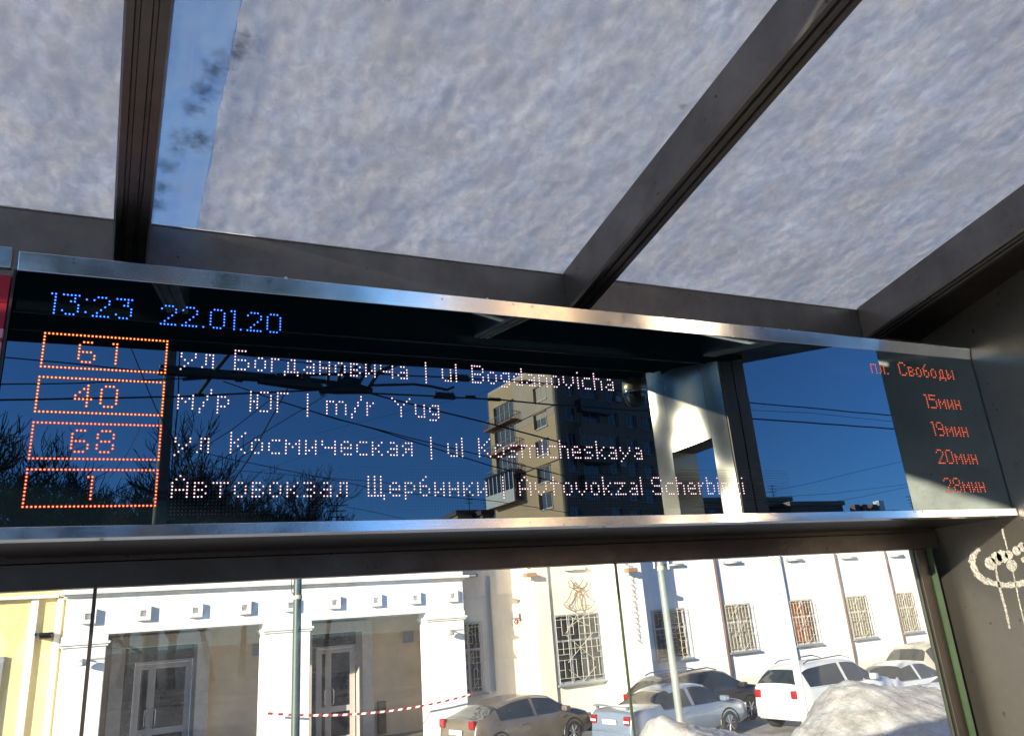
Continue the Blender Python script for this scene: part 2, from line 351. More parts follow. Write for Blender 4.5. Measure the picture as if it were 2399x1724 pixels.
# front pillar with a square opening
PX0, PX1 = X1, X1+.19
m = S()
PIL = steelmat('pillar_steel', (.46, .37, .27), .30, stretch=(1, 30, .4), rvar=.04, spots=False, var=.05, dent=.9)
m.box((PX0, -.36, 0), (PX1, -.18, E(1.60))).box((PX0, .24, 0), (PX1, .40, E(1.45))).box((PX0, -.178, E(.96)), (PX1, .238, E(1.5))).box((PX0, -.178, 0), (PX1, .238, E(-.25)))
m.build('pillar', PIL)
S().box((PX0+.004, .402, 0), (PX0+.094, .412, E(1.40))).box((PX0+.104, .402, 0), (PX1-.003, .412, E(1.40))).build('pillar_end_plate', pmat('brown_end_plate', (.20, .135, .09), .5, .5))
S().box((-3.9, GY-.02, 0), (-3.8, GY+.02, E(1.0))).build('back_post', MT['steel'])
# ---- snow on the roof, one layer per bay
def snowmat():
    m, t, o = newmat('translucent_snow'); L = t.links.new
    tc = N(t, 'ShaderNodeTexCoord'); mp = N(t, 'ShaderNodeMapping'); mp.inputs['Scale'].default_value = (1, .72, 1); L(tc.outputs['Object'], mp.inputs[0])
    n1 = N(t, 'ShaderNodeTexNoise'); n1.inputs['Scale'].default_value = 34; n1.inputs['Detail'].default_value = 5; n1.inputs['Roughness'].default_value = .62; n1.inputs['Distortion'].default_value = .5; L(mp.outputs[0], n1.inputs['Vector'])
    n2 = N(t, 'ShaderNodeTexNoise'); n2.inputs['Scale'].default_value = 5; n2.inputs['Detail'].default_value = 4; L(mp.outputs[0], n2.inputs['Vector'])
    n3 = N(t, 'ShaderNodeTexNoise'); n3.inputs['Scale'].default_value = 12; n3.inputs['Detail'].default_value = 3; L(mp.outputs[0], n3.inputs['Vector'])
    ad = N(t, 'ShaderNodeMath', operation='MULTIPLY_ADD'); ad.inputs[1].default_value = .38; L(n2.outputs[0], ad.inputs[0])
    a2 = N(t, 'ShaderNodeMath', operation='MULTIPLY'); a2.inputs[1].default_value = .62; L(n1.outputs[0], a2.inputs[0]); L(a2.outputs[0], ad.inputs[2])
    r = N(t, 'ShaderNodeValToRGB'); e = r.color_ramp.elements; e[0].position = .33; e[0].color = (.475, .44, .41, 1); e[1].position = .64; e[1].color = (.78, .69, .61, 1)
    x = e.new(.49); x.color = (.60, .535, .48, 1); L(ad.outputs[0], r.inputs[0])
    wm = N(t, 'ShaderNodeMixRGB', blend_type='MULTIPLY'); wr = N(t, 'ShaderNodeValToRGB'); wr.color_ramp.elements[0].position = .4; wr.color_ramp.elements[0].color = (.92, .96, 1, 1); wr.color_ramp.elements[1].position = .62; wr.color_ramp.elements[1].color = (1, .97, .94, 1)  # cool and warm tints paint in shaded and sunlit patches of snow
    L(n3.outputs[0], wr.inputs[0]); wm.inputs[0].default_value = 1; L(r.outputs[0], wm.inputs[1]); L(wr.outputs[0], wm.inputs[2])
    tl = N(t, 'ShaderNodeBsdfTranslucent'); df = N(t, 'ShaderNodeBsdfDiffuse'); L(wm.outputs[0], tl.inputs[0]); L(wm.outputs[0], df.inputs[0])
    bp = N(t, 'ShaderNodeBump'); bp.inputs['Strength'].default_value = .10; bp.inputs['Distance'].default_value = .004; L(n1.outputs[0], bp.inputs['Height']); L(bp.outputs[0], tl.inputs['Normal']); L(bp.outputs[0], df.inputs['Normal'])
    mx = N(t, 'ShaderNodeMixShader'); mx.inputs[0].default_value = .15; L(tl.outputs[0], mx.inputs[1]); L(df.outputs[0], mx.inputs[2]); L(mx.outputs[0], o.inputs[0])
    return m
SNOW = snowmat()
def snow_bay(a, b, label, gapfn=None, y1=YB+.10, y0=.5, nx=110, ny=130, z0=1.162):
    m = MB()
    for j in range(ny+1):
        y = y0+(y1-y0)*j/ny; aa = a+(gapfn(y) if gapfn else 0)
        for i in range(nx+1):
            x = aa+(b-aa)*i/nx; p = RP(x, z0, y)
            n1 = noise.noise(Vector((x*9, y*7, 3)))*.5+noise.noise(Vector((x*28, y*22, 7)))*.35+noise.noise(Vector((x*60, y*50, 1)))*.2
            ed = min(1, (i/nx)*14) if gapfn else 1
            m.v.append((p.x, p.y, p.z+.006+max(0, .5+n1)*.0035+(1-ed)*.004))
    for j in range(ny):
        for i in range(nx):
            k = j*(nx+1)+i; m.f.append((k, k+1, k+nx+2, k+nx+1)); m.m.append(0)
    m.build('roof_snow', SNOW, smooth=True, label=label, cat='snow', group='snow lying on the shelter roof', kind='stuff')
snow_bay(-3.01, -1.59, 'thin snow lying over the roof glass left of the leftmost rafter, mostly out of frame')
snow_bay(-1.58, -.18, 'lumpy snow on the roof glass left of the dark near vertical rafter')
def on_roof(px, py, z0=1.162):
    v = ray(px, py); k = (z0+.22362*YB)/(v[2]+.22362*v[1]); return Vector(v)*k
q0, q1 = on_roof(462, 540), on_roof(566, 5)
def gap(y):
    x0, x1 = q0.x-RD.x*(q0.y-YB), q1.x-RD.x*(q1.y-YB); t = (y-q0.y)/(q1.y-q0.y)
    return x0+(x1-x0)*t+.125+.006*noise.noise(Vector((y*6, 0, 0)))+.004*noise.noise(Vector((y*25, 4, 0)))
snow_bay(-.125, 1.24, 'widest snow field on the roof glass, with a bare blue strip along its left edge', gap)
snow_bay(1.245, 2.66, 'snow on the roof glass between the diagonal rafter and the end wall')
# thin frost film left on the thawed strip
def frostmat():
    m, t, o = newmat('frost_film'); L = t.links.new
    tc = N(t, 'ShaderNodeTexCoord'); nz = N(t, 'ShaderNodeTexNoise'); nz.inputs['Scale'].default_value = 9; nz.inputs['Detail'].default_value = 8; nz.inputs['Roughness'].default_value = .6; L(tc.outputs['Object'], nz.inputs['Vector'])
    mr = N(t, 'ShaderNodeMapRange'); mr.inputs[1].default_value = .3; mr.inputs[2].default_value = .7; mr.inputs[3].default_value = .12; mr.inputs[4].default_value = .36; L(nz.outputs[0], mr.inputs[0])
    tl = N(t, 'ShaderNodeBsdfTranslucent'); tl.inputs[0].default_value = (.50, .62, .62, 1); tr = N(t, 'ShaderNodeBsdfTransparent')
    mx = N(t, 'ShaderNodeMixShader'); L(mr.outputs[0], mx.inputs[0]); L(tr.outputs[0], mx.inputs[1]); L(tl.outputs[0], mx.inputs[2]); L(mx.outputs[0], o.inputs[0]); return m
gx = lambda y: -.125+gap(y)-.004
m = MB(); vs_ = [RP(-.124, 1.1595, YB+.05), RP(gx(YB), 1.1595, YB+.05), RP(gx(.56), 1.1595, .56), RP(-.124, 1.1595, .56)]
m.hexa(vs_+[v+Vector((0, 0, .0008)) for v in vs_]); m.build('frost_film', frostmat(), sh)
bpy.data.objects['frost_film'].data.transform(Matrix.Translation((-1.3, -1.2, 0)))
# soft wet grime smudges along the thawed strip, on the underside of the glass
def grimemat():
    m, t, o = newmat('wet_grime'); L = t.links.new
    uv = N(t, 'ShaderNodeUVMap'); mp = N(t, 'ShaderNodeMapping'); mp.inputs['Location'].default_value = (-1, -1, 0); mp.inputs['Scale'].default_value = (2, 2, 1); L(uv.outputs[0], mp.inputs[0])
    le = N(t, 'ShaderNodeVectorMath', operation='LENGTH'); L(mp.outputs[0], le.inputs[0])
    tc = N(t, 'ShaderNodeTexCoord'); nz = N(t, 'ShaderNodeTexNoise'); nz.inputs['Scale'].default_value = 55; nz.inputs['Detail'].default_value = 4; L(tc.outputs['Object'], nz.inputs['Vector'])
    ad = N(t, 'ShaderNodeMath', operation='MULTIPLY_ADD'); ad.inputs[1].default_value = -1.5; L(nz.outputs[0], ad.inputs[0]); 
    sb = N(t, 'ShaderNodeMath', operation='ADD'); sb.inputs[1].default_value = 0; L(le.outputs['Value'], sb.inputs[0]); L(sb.outputs[0], ad.inputs[2])
    mr = N(t, 'ShaderNodeMapRange'); mr.interpolation_type = 'SMOOTHSTEP'; mr.inputs[1].default_value = -.95; mr.inputs[2].default_value = .22; mr.inputs[3].default_value = .6; mr.inputs[4].default_value = 0; L(ad.outputs[0], mr.inputs[0])
    df = N(t, 'ShaderNodeBsdfDiffuse'); df.inputs[0].default_value = (.07, .08, .09, 1); tr = N(t, 'ShaderNodeBsdfTransparent')
    mx = N(t, 'ShaderNodeMixShader'); L(mr.outputs[0], mx.inputs[0]); L(tr.outputs[0], mx.inputs[1]); L(df.outputs[0], mx.inputs[2]); L(mx.outputs[0], o.inputs[0]); return m
def smudges(seq):
    m = MB()
    for px, py, rr in seq:
        c = on_roof(px, py, 1.1455); a = Vector((1, 0, 0)); b = Vector((0, 1, -.22362)); dx, dy = rr*1.35, rr*1.35
        m.add([(c+a*u*dx+b*v*dy)+Vector((0, 0, EYE)) for u, v in ((-1, -1), (1, -1), (1, 1), (-1, 1))], [(0, 3, 2, 1)])
    o = m.build('roof_grime', grimemat(), label='dark soft smudges of wet grime along the thawed strip of roof glass', cat='grime', kind='stuff')
    uvl = o.data.uv_layers.new(name='UVMap'); uvs = [(0, 0), (1, 0), (1, 1), (0, 1)]
    for li, lp_ in enumerate(o.data.loops): uvl.data[li].uv = uvs[lp_.vertex_index % 4]
smudges([(523, 145, .034), (512, 185, .036), (500, 165, .03), (478, 215, .034), (432, 325, .038), (470, 330, .04), (413, 352, .024), (393, 390, .03), (375, 440, .03), (365, 480, .03), (580, 97, .03), (560, 120, .03), (450, 250, .03), (1600, 250, .012)])

# ---------------------------------------------------------------- departure board
bd = empty('departure_board', (-.392, DY, E(.237)), label='long black LED departure board in a steel frame, text rows glowing over reflections', cat='display board')
class B(MB):
    def build(s, name, mat, parent=None, **k):
        s.v = [(a+.392, b-DY, c-E(.237)) for a, b, c in s.v]
        return MB.build(s, name, mat, parent or bd, **k)
BX0, BX1 = -.390, X1-.004
def mirror_mat():
    m, t, o = newmat('smoked_mirror_screen'); L = t.links.new
    gl = N(t, 'ShaderNodeBsdfGlossy'); gl.inputs[0].default_value = (.72, .90, 1, 1)
    df = N(t, 'ShaderNodeBsdfDiffuse'); df.inputs[0].default_value = (.002, .0045, .006, 1)
    tc = N(t, 'ShaderNodeTexCoord')
    n = N(t, 'ShaderNodeTexNoise'); n.inputs['Scale'].default_value = 3.2; n.inputs['Detail'].default_value = 7; n.inputs['Roughness'].default_value = .7; L(tc.outputs['Object'], n.inputs['Vector'])
    mr = N(t, 'ShaderNodeMapRange'); mr.inputs[1].default_value = .52; mr.inputs[2].default_value = .80; mr.inputs[3].default_value = .0; mr.inputs[4].default_value = .012
    L(n.outputs[0], mr.inputs[0])
    dust = N(t, 'ShaderNodeBsdfDiffuse'); dust.inputs[0].default_value = (.35, .34, .32, 1)
    lw = N(t, 'ShaderNodeLayerWeight'); lw.inputs[0].default_value = .35
    mr2 = N(t, 'ShaderNodeMapRange'); mr2.inputs[1].default_value = 0; mr2.inputs[2].default_value = .5; mr2.inputs[3].default_value = .15; mr2.inputs[4].default_value = .38
    L(lw.outputs['Facing'], mr2.inputs[0])
    mx = N(t, 'ShaderNodeMixShader'); L(mr2.outputs[0], mx.inputs[0]); L(df.outputs[0], mx.inputs[1]); L(gl.outputs[0], mx.inputs[2])
    m2 = N(t, 'ShaderNodeMixShader'); L(mr.outputs[0], m2.inputs[0]); L(mx.outputs[0], m2.inputs[1]); L(dust.outputs[0], m2.inputs[2])
    gl.inputs['Roughness'].default_value = .0
    wn = N(t, 'ShaderNodeTexNoise'); wn.inputs['Scale'].default_value = 4.0; wn.inputs['Detail'].default_value = 1; L(tc.outputs['Object'], wn.inputs['Vector'])
    wb_ = N(t, 'ShaderNodeBump'); wb_.inputs['Strength'].default_value = .05; wb_.inputs['Distance'].default_value = .002; L(wn.outputs[0], wb_.inputs['Height']); L(wb_.outputs[0], gl.inputs['Normal'])
    L(m2.outputs[0], o.inputs[0]); return m
B().box((BX0, DY+.012, E(.238)), (BX1, GY+.008, E(.905))).build('housing', MT['housing'])
B().box((BX0+.001, DY+.004, E(.262)), (BX1-.001, DY+.011, E(.876))).build('screen', mirror_mat())
# frame strips (the lower one leans back)
B().hexa([(BX0, DY+.003, E(.873)), (BX1, DY+.003, E(.873)), (BX1, DY+.03, E(.873)), (BX0, DY+.03, E(.873)), (BX0, DY-.005, E(.919)), (BX1, DY-.005, E(.919)), (BX1, DY+.03, E(.919)), (BX0, DY+.03, E(.919))]).build('top_frame_strip', MT['steel_strip'], bevel=.0012)
B().hexa([(BX0, DY-.012, E(.2385)), (BX1, DY-.012, E(.2385)), (BX1, DY+.009, E(.2345)), (BX0, DY+.009, E(.2345)), (BX0, DY-.012, E(.2655)), (BX1, DY-.012, E(.2655)), (BX1, DY+.009, E(.2655)), (BX0, DY+.009, E(.2655))]).build('bottom_frame_strip', MT['steel_strip'], bevel=.001)
B().box((BX0-.006, DY-.001, E(.240)), (BX0-.0005, DY+.03, E(.872))).build('side_frame', MT['black'])
# --- LED matrix text
G = {
'у': (2, ["#...#", "#...#", ".#.#.", "..#..", ".#...", "#...."]), 'л': (2, [".###", ".#.#", ".#.#", ".#.#", "#..#"]),
'Б': (0, ["####.", "#....", "#....", "####.", "#...#", "#...#", "####."]), 'о': (2, [".##.", "#..#", "#..#", "#..#", ".##."]),
'г': (2, ["###", "#..", "#..", "#..", "#.."]), 'д': (2, ["..##.", ".#.#.", ".#.#.", ".#.#.", "#####", "#...#"][0:5]+["#...#"]),
'а': (2, [".##.", "...#", ".###", "#..#", ".###"]), 'н': (2, ["#..#", "#..#", "####", "#..#", "#..#"]), 'в': (2, ["###.", "#..#", "###.", "#..#", "###."]),
'и': (2, ["#..#", "#..#", "#.##", "##.#", "#..#"]), 'ч': (2, ["#...#", "#...#", ".####", "....#", "....#"]), '|': (0, ["#"]*8),
'u': (2, ["#..#", "#..#", "#..#", "#..#", ".###"]), 'l': (0, ["#"]*7), 'B': (0, ["####.", "#...#", "#...#", "####.", "#...#", "#...#", "####."]),
'g': (2, [".###", "#..#", "#..#", ".###", "...#", "###."]), 'd': (0, ["...#", "...#", ".###", "#..#", "#..#", "#..#", ".###"]),
'n': (2, ["###.", "#..#", "#..#", "#..#", "#..#"]), 'v': (2, ["#...#", "#...#", "#...#", ".#.#.", "..#.."]), 'i': (0, ["#", ".", "#", "#", "#", "#", "#"]),
'c': (2, [".###", "#...", "#...", "#...", ".###"]), 'h': (0, ["#...", "#...", "###.", "#..#", "#..#", "#..#", "#..#"]),
'м': (2, ["#...#", "##.##", "#.#.#", "#...#", "#...#"]), '/': (0, ["...#", "...#", "..#.", "..#.", ".#..", ".#..", "#...", "#..."]),
'р': (2, ["###.", "#..#", "#..#", "###.", "#...", "#..."]), 'Ю': (0, ["#..###.", "#.#...#", "#.#...#", "###...#", "#.#...#", "#.#...#", "#..###."]),
'Г': (0, ["####"]+["#..."]*6), 'm': (2, ["###.##.", "#..#..#", "#..#..#", "#..#..#", "#..#..#"]), 'r': (2, ["#.#", "##.", "#..", "#..", "#.."]),
'Y': (0, ["#.....#", ".#...#.", "..#.#..", "...#...", "...#...", "...#...", "...#..."]), 'К': (0, ["#...#", "#..#.", "#.#..", "##...", "#.#..", "#..#.", "#...#"]),
'с': (2, [".###", "#...", "#...", "#...", ".###"]), 'е': (2, [".##.", "#..#", "####", "#...", ".###"]), 'к': (2, ["#..#", "#.#.", "##..", "#.#.", "#..#"]),
'я': (2, [".###", "#..#", ".###", ".#.#", "#..#"]), 's': (2, [".###", "#...", ".##.", "...#", "###."]), 'k': (0, ["#...", "#...", "#..#", "#.#.", "##..", "#.#.", "#..#"]),
'y': (2, ["#...#", "#...#", ".#.#.", "..#..", ".#...", "#...."]), 'А': (0, ["..#..", ".#.#.", "#...#", "#...#", "#####", "#...#", "#...#"]),
'т': (2, ["#####", "..#..", "..#..", "..#..", "..#.."]), 'з': (2, ["###.", "...#", ".##.", "...#", "###."]),
'Щ': (0, ["#.#.#."]*6+["######", ".....#"]), 'б': (0, ["..#.", ".#..", "#...", "###.", "#..#", "#..#", ".##."]),
't': (0, [".#..", ".#..", "####", ".#..", ".#..", ".#..", ".#.."]), 'z': (2, ["#####", "...#.", "..#..", ".#...", "#####"]),
'S': (0, [".###.", "#...#", "#....", ".###.", "....#", "#...#", ".###."]), 'e': (2, [".##.", "#..#", "####", "#...", ".###"]), 'b': (0, ["#...", "#...", "###.", "#..#", "#..#", "#..#", "###."]),
'п': (2, ["####", "#..#", "#..#", "#..#", "#..#"]), 'С': (0, [".###.", "#...#", "#....", "#....", "#....", "#...#", ".###."]), 'ы': (2, ["#...#", "#...#", "##..#", "#.#.#", "##..#"]),
'.': (0, ["."]*6+["#"]), ':': (0, [".", "#", ".", ".", ".", "#", "."]), ' ': (0, ["..."]),
'1': (0, ["##"]+[".#"]*6), '2': (0, [".###.", "#...#", "....#", "...#.", "..#..", ".#...", "#####"]), '3': (0, ["#####", "...#.", "..##.", "....#", "....#", "#...#", ".###."]),
'0': (0, [".###."]+["#...#"]*5+[".###."]), '4': (0, ["...#.", "..##.", ".#.#.", "#..#.", "#####", "...#.", "...#."]), '5': (0, ["#####", "#....", "####.", "....#", "....#", "....#", "####."]),
'6': (0, [".###.", "#....", "#....", "####.", "#...#", "#...#", ".###."]), '8': (0, [".###.", "#...#", "#...#", ".###.", "#...#", "#...#", ".###."]), '9': (0, [".###.", "#...#", "#...#", ".####", "....#", "....#", ".###."]),
}
for a_, b_ in zip('aop', 'аор'): G[a_] = G[b_]
P = .0082; PZ = .00828
def led_obj(name, dots, mat, label, r=.0018, halo=None):
    m = B(); n = 8
    for x, z in dots:
        b = len(m.v)
        for yy, rr in ((DY+.0037, r), (DY+.0020, r*.85)):
            for k in range(n): t = 2*math.pi*(k+.5)/n; m.v.append((x+rr*math.cos(t), yy, z+rr*math.sin(t)))
        m.f.append(tuple(b+n+k for k in range(n))); m.m.append(0)
        for k in range(n): k2 = (k+1) % n; m.f.append((b+k, b+k2, b+n+k2, b+n+k)); m.m.append(0)
        if halo:  # wider emissive disc stands in for the scattered glow round each dot
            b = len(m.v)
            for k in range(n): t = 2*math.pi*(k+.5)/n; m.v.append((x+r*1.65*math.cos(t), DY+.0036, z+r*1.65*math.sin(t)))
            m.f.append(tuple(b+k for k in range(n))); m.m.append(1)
    return m.build(name, [mat, halo] if halo else mat, label=label, kind='stuff')
def word(txt, x0, z0, p=P, gap=1):
    d = []; c = 0
    for ch in txt:
        r0, rows = G[ch]
        for j, row in enumerate(rows):
            for i, q in enumerate(row):
                if q == '#': d.append((x0+(c+i)*p, E(z0)-(r0+j)*PZ))
        c += len(rows[0])+gap
    return d
LW = emat('led_white', (1, .74, .82), .8); LB = emat('led_blue', (.05, .26, 1), 1.2); LR = emat('led_red_orange', (1, .20, .08), .5)
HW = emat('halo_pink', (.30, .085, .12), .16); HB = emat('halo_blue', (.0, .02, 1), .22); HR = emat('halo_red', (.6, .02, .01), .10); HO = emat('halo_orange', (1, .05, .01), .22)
LO = emat('led_amber', (1, .38, .10), .85); LO2 = emat('led_red', (1, .28, .13), .85)
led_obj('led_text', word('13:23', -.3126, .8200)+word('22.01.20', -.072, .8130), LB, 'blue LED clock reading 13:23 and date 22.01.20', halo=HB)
boxes = [.7180, .6100, .5015, .3938]
nums = [[('6', -.2425), ('1', -.1720)], [('4', -.2400), ('0', -.1871)], [('6', -.2371), ('8', -.1855)], [('1', -.1960)]]
for zb, ns, mt, nm in zip(boxes, nums, (LO, LO, LO2, LO2), ('61', '40', '68', '1')):
    d = []
    for i in range(33): d += [(-.3165+i*P, E(zb)), (-.3165+i*P, E(zb)-10*PZ)]
    for j in range(1, 10): d += [(-.3165, E(zb)-j*PZ), (-.3165+32*P, E(zb)-j*PZ)]
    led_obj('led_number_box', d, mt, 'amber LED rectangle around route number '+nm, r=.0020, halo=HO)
    d = []
    for ch, x in ns: d += word(ch, x, zb-2*PZ)
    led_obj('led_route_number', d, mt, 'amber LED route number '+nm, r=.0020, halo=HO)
tz = [.7050, .5965, .4885, .3805]
rows = [[('ул', -.0197), ('Богдановича', .1062), ('|', .6123), ('ul', .6612), ('Bogdanovicha', .7517)],
        [('м/р', -.0200), ('ЮГ', .1475), ('|', .2884), ('m/r', .3381), ('Yug', .5133)],
        [('ул', -.0201), ('Космическая', .1052), ('|', .6191), ('ul', .6678), ('Kosmicheskaya', .7591)],
        [('Автовокзал', -.0204), ('Щербинки', .4453), ('|', .8244), ('Avtovokzal', .8746), ('Scherbinki', 1.3170)]]
G['K'] = G['К']; G['A'] = G['А']
for zt, ws in zip(tz, rows):
    d = []
    for w_, x in ws: d += word(w_, x, zt)
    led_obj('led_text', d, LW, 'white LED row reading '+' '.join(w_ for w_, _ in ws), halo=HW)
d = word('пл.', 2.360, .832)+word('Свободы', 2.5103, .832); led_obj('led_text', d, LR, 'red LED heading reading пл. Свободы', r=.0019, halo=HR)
for tx, x, z in (('15мин', 2.6104, .7070), ('19мин', 2.6107, .5975), ('20мин', 2.5980, .4900), ('28мин', 2.5995, .3823)):
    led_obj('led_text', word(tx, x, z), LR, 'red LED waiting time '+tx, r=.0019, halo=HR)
# faint unlit diodes round the lowest row
UN = pmat('unlit_diode', (.05, .055, .06), .4)
d = [(-.02+i*P, E(.3805)-j*PZ) for i in range(0, 230) for j in range(-3, 12)]
led_obj('unlit_diodes', d, UN, 'faint grid of unlit diodes behind the lowest text row', r=.0008)

# ---------------------------------------------------------------- backlit map panel left of the board
ad = empty('advert_lightbox', (-.402, DY, E(.24)), label='red and pink backlit panel cut by the left picture edge beside the board', cat='lightbox')
class A_(MB):
    def build(s, name, mat, parent=None, **k):
        s.v = [(a+.402, b-DY, c-E(.24)) for a, b, c in s.v]; return MB.build(s, name, mat, parent or ad, **k)
A_().box((-1.6, DY+.02, E(.25)), (-.4005, GY, E(.86))).build('case', MT['black'])
RED = pmat('red_backlit_film', (.20, .004, .012), .35, emis=(.35, .0, .02), es=.03); PNK = pmat('pink_backlit_film', (.35, .16, .25), .35, emis=(.6, .25, .4), es=.05)
A_().box((-1.59, DY+.008, E(.79)), (-.4015, DY+.018, E(.859))).box((-1.59, DY+.008, E(.725)), (-.4015, DY+.018, E(.788))).build('red_film', RED)
A_().box((-1.59, DY+.008, E(.702)), (-.4015, DY+.018, E(.7235))).box((-1.59, DY+.008, E(.28)), (-.4015, DY+.018, E(.690))).build('pink_film', PNK)
A_().box((-1.59, DY+.008, E(.6915)), (-.4015, DY+.019, E(.7005))).build('red_line', RED)
A_().hexa([(-1.6, DY+.002, E(.876)), (-.4035, DY+.002, E(.876)), (-.4035, DY+.019, E(.876)), (-1.6, DY+.019, E(.876)), (-1.6, DY-.006, E(.926)), (-.4035, DY-.006, E(.926)), (-.4035, DY+.019, E(.926)), (-1.6, DY+.019, E(.926))]).build('frame_strip', MT['steel_strip'], bevel=.001)
A_().box((-1.6, DY-.010, E(.2385)), (-.4035, DY+.019, E(.2655))).build('bottom_strip', MT['steel_strip'], bevel=.001)
box('valance_panel', (-4.1, DY+.02, E(.238)), (-1.601, GY+.004, E(.905)), MT['housing'], label='dull grey steel valance box left of the red lightbox, outside the picture', cat='panel')

# ---------------------------------------------------------------- dome camera under the canopy
c = mir(1486, 905, 4.55); ztop = E(1.01)+RD.z*(c.y-YB)
dc = empty('dome_camera', (c.x, c.y, ztop), label='round brass coloured dome security camera hanging under the canopy, seen mirrored', cat='security camera')
MB().lathe([(0.0, 0), (.035, 0), (.035, -.02), (.088, -.03), (.092, -.08), (.088, -.12), (.080, -.125)]).build('mount', pmat('brass_housing', (.45, .36, .22), .35, .6), dc, smooth=True)
MB().lathe([(.082, -.126), (.080, -.16), (.066, -.195), (.040, -.215), (.0, -.222)]).build('dome', pmat('smoked_dome', (.02, .02, .02), .05, spec=1), dc, smooth=True)
MB().lathe([(.094, -.112), (.094, -.124), (.083, -.1255)]).build('ring', MT['chrome'], dc, smooth=True)

# ================================================================ street building opposite
K = 1.353
FA = math.radians(5.853); FL = Vector((math.cos(FA), math.sin(FA), 0)); FN = Vector((-math.sin(FA), math.cos(FA), 0))
bl = empty('street_building', (0, 17*K, EYE), FA, label='long pale street building with a pillared entrance porch and barred windows', cat='building')
def FP(s, d, z): return Vector((s*K, d*K, z*K))      # facade coordinates: along, depth, height from eye level
class Fc(MB):
    def fb(s, a, b, mi=0): return s.box(FP(*a), FP(*b), mi)
FLOOR = -2.36; GRD = -3.35/K
wp, yp, cp = MT['white_plaster'], MT['yellow_plaster'], MT['cream_plaster']
# porch front: piers, lintel
for a, b in ((-1.85, -1.12), (1.75, 2.70), (5.36, 6.29)):
    o = Fc().fb((a, 0, GRD-.3), (b, .45, .10)).build('pier', wp, bl, bevel=.02)
    Fc().fb((a-.03, -.035, .101), (b+.03, .47, .14)).fb((a-.06, -.07, .1415), (b+.06, .49, .185)).fb((a-.02, -.02, .186), (b+.02, .46, .298)).build('capital', wp, o, bevel=.008)
Fc().fb((-1.85, -.02, .30), (6.29, .47, .985)).build('lintel', wp, bl, bevel=.01)
Fc().fb((-1.90, -.07, .987), (6.34, .47, 1.035)).fb((-1.97, -.16, 1.037), (6.41, .47, 1.09)).fb((-1.9, -.03, 1.092), (6.3, .45, 2.6)).build('cornice', wp, bl, bevel=.008)
# square rosettes with a hollow centre
for k in range(9):
    s = -1.47+k*.9325; z = .635; r = .128; h = .055; m = Fc()
    for a, b in (((s-r, -.10, z-r), (s-h, -.021, z+r)), ((s+h, -.10, z-r), (s+r, -.021, z+r)), ((s-h, -.10, h+z), (s+h, -.021, z+r)), ((s-h, -.10, z-r), (s+h, -.021, z-h))): m.fb(a, b)
    m.build('square_block', wp, bl)
# porch interior: back wall with doors, ceiling, floor, left side wall
DW = 1.9
Fc().fb((-1.85, .47, .305), (6.29, DW+.02, .36)).build('porch_ceiling', cp, bl)
Fc().fb((-1.85, -.3, FLOOR-.25), (6.29, DW+.02, FLOOR)).fb((3.9, -.7, FLOOR-.25), (6.4, -.302, FLOOR-.1)).build('porch_floor', MT['paving'], bl)
Fc().fb((-1.85, .455, FLOOR), (-1.75, DW, .304)).build('side_wall', yp, bl)
m = Fc()
for a, b in (((-1.85, DW, FLOOR), (-.95, DW+.3, .304)), ((.93, DW, FLOOR), (2.9, DW+.3, .304)), ((4.58, DW, FLOOR), (8.6, DW+.3, .304)), ((-.95, DW, .255), (.93, DW+.3, .304)), ((2.9, DW, .255), (4.58, DW+.3, .304))): m.fb(a, b)
m.build('porch_back_wall', pmat('porch_ochre_plaster', (.66, .53, .36), .85, var=.1, scale=1.2, bump=.2), bl)
Fc().fb((-1.85, DW+.02, .362), (6.29, DW+.3, 2.6)).build('upper_wall', yp, bl)
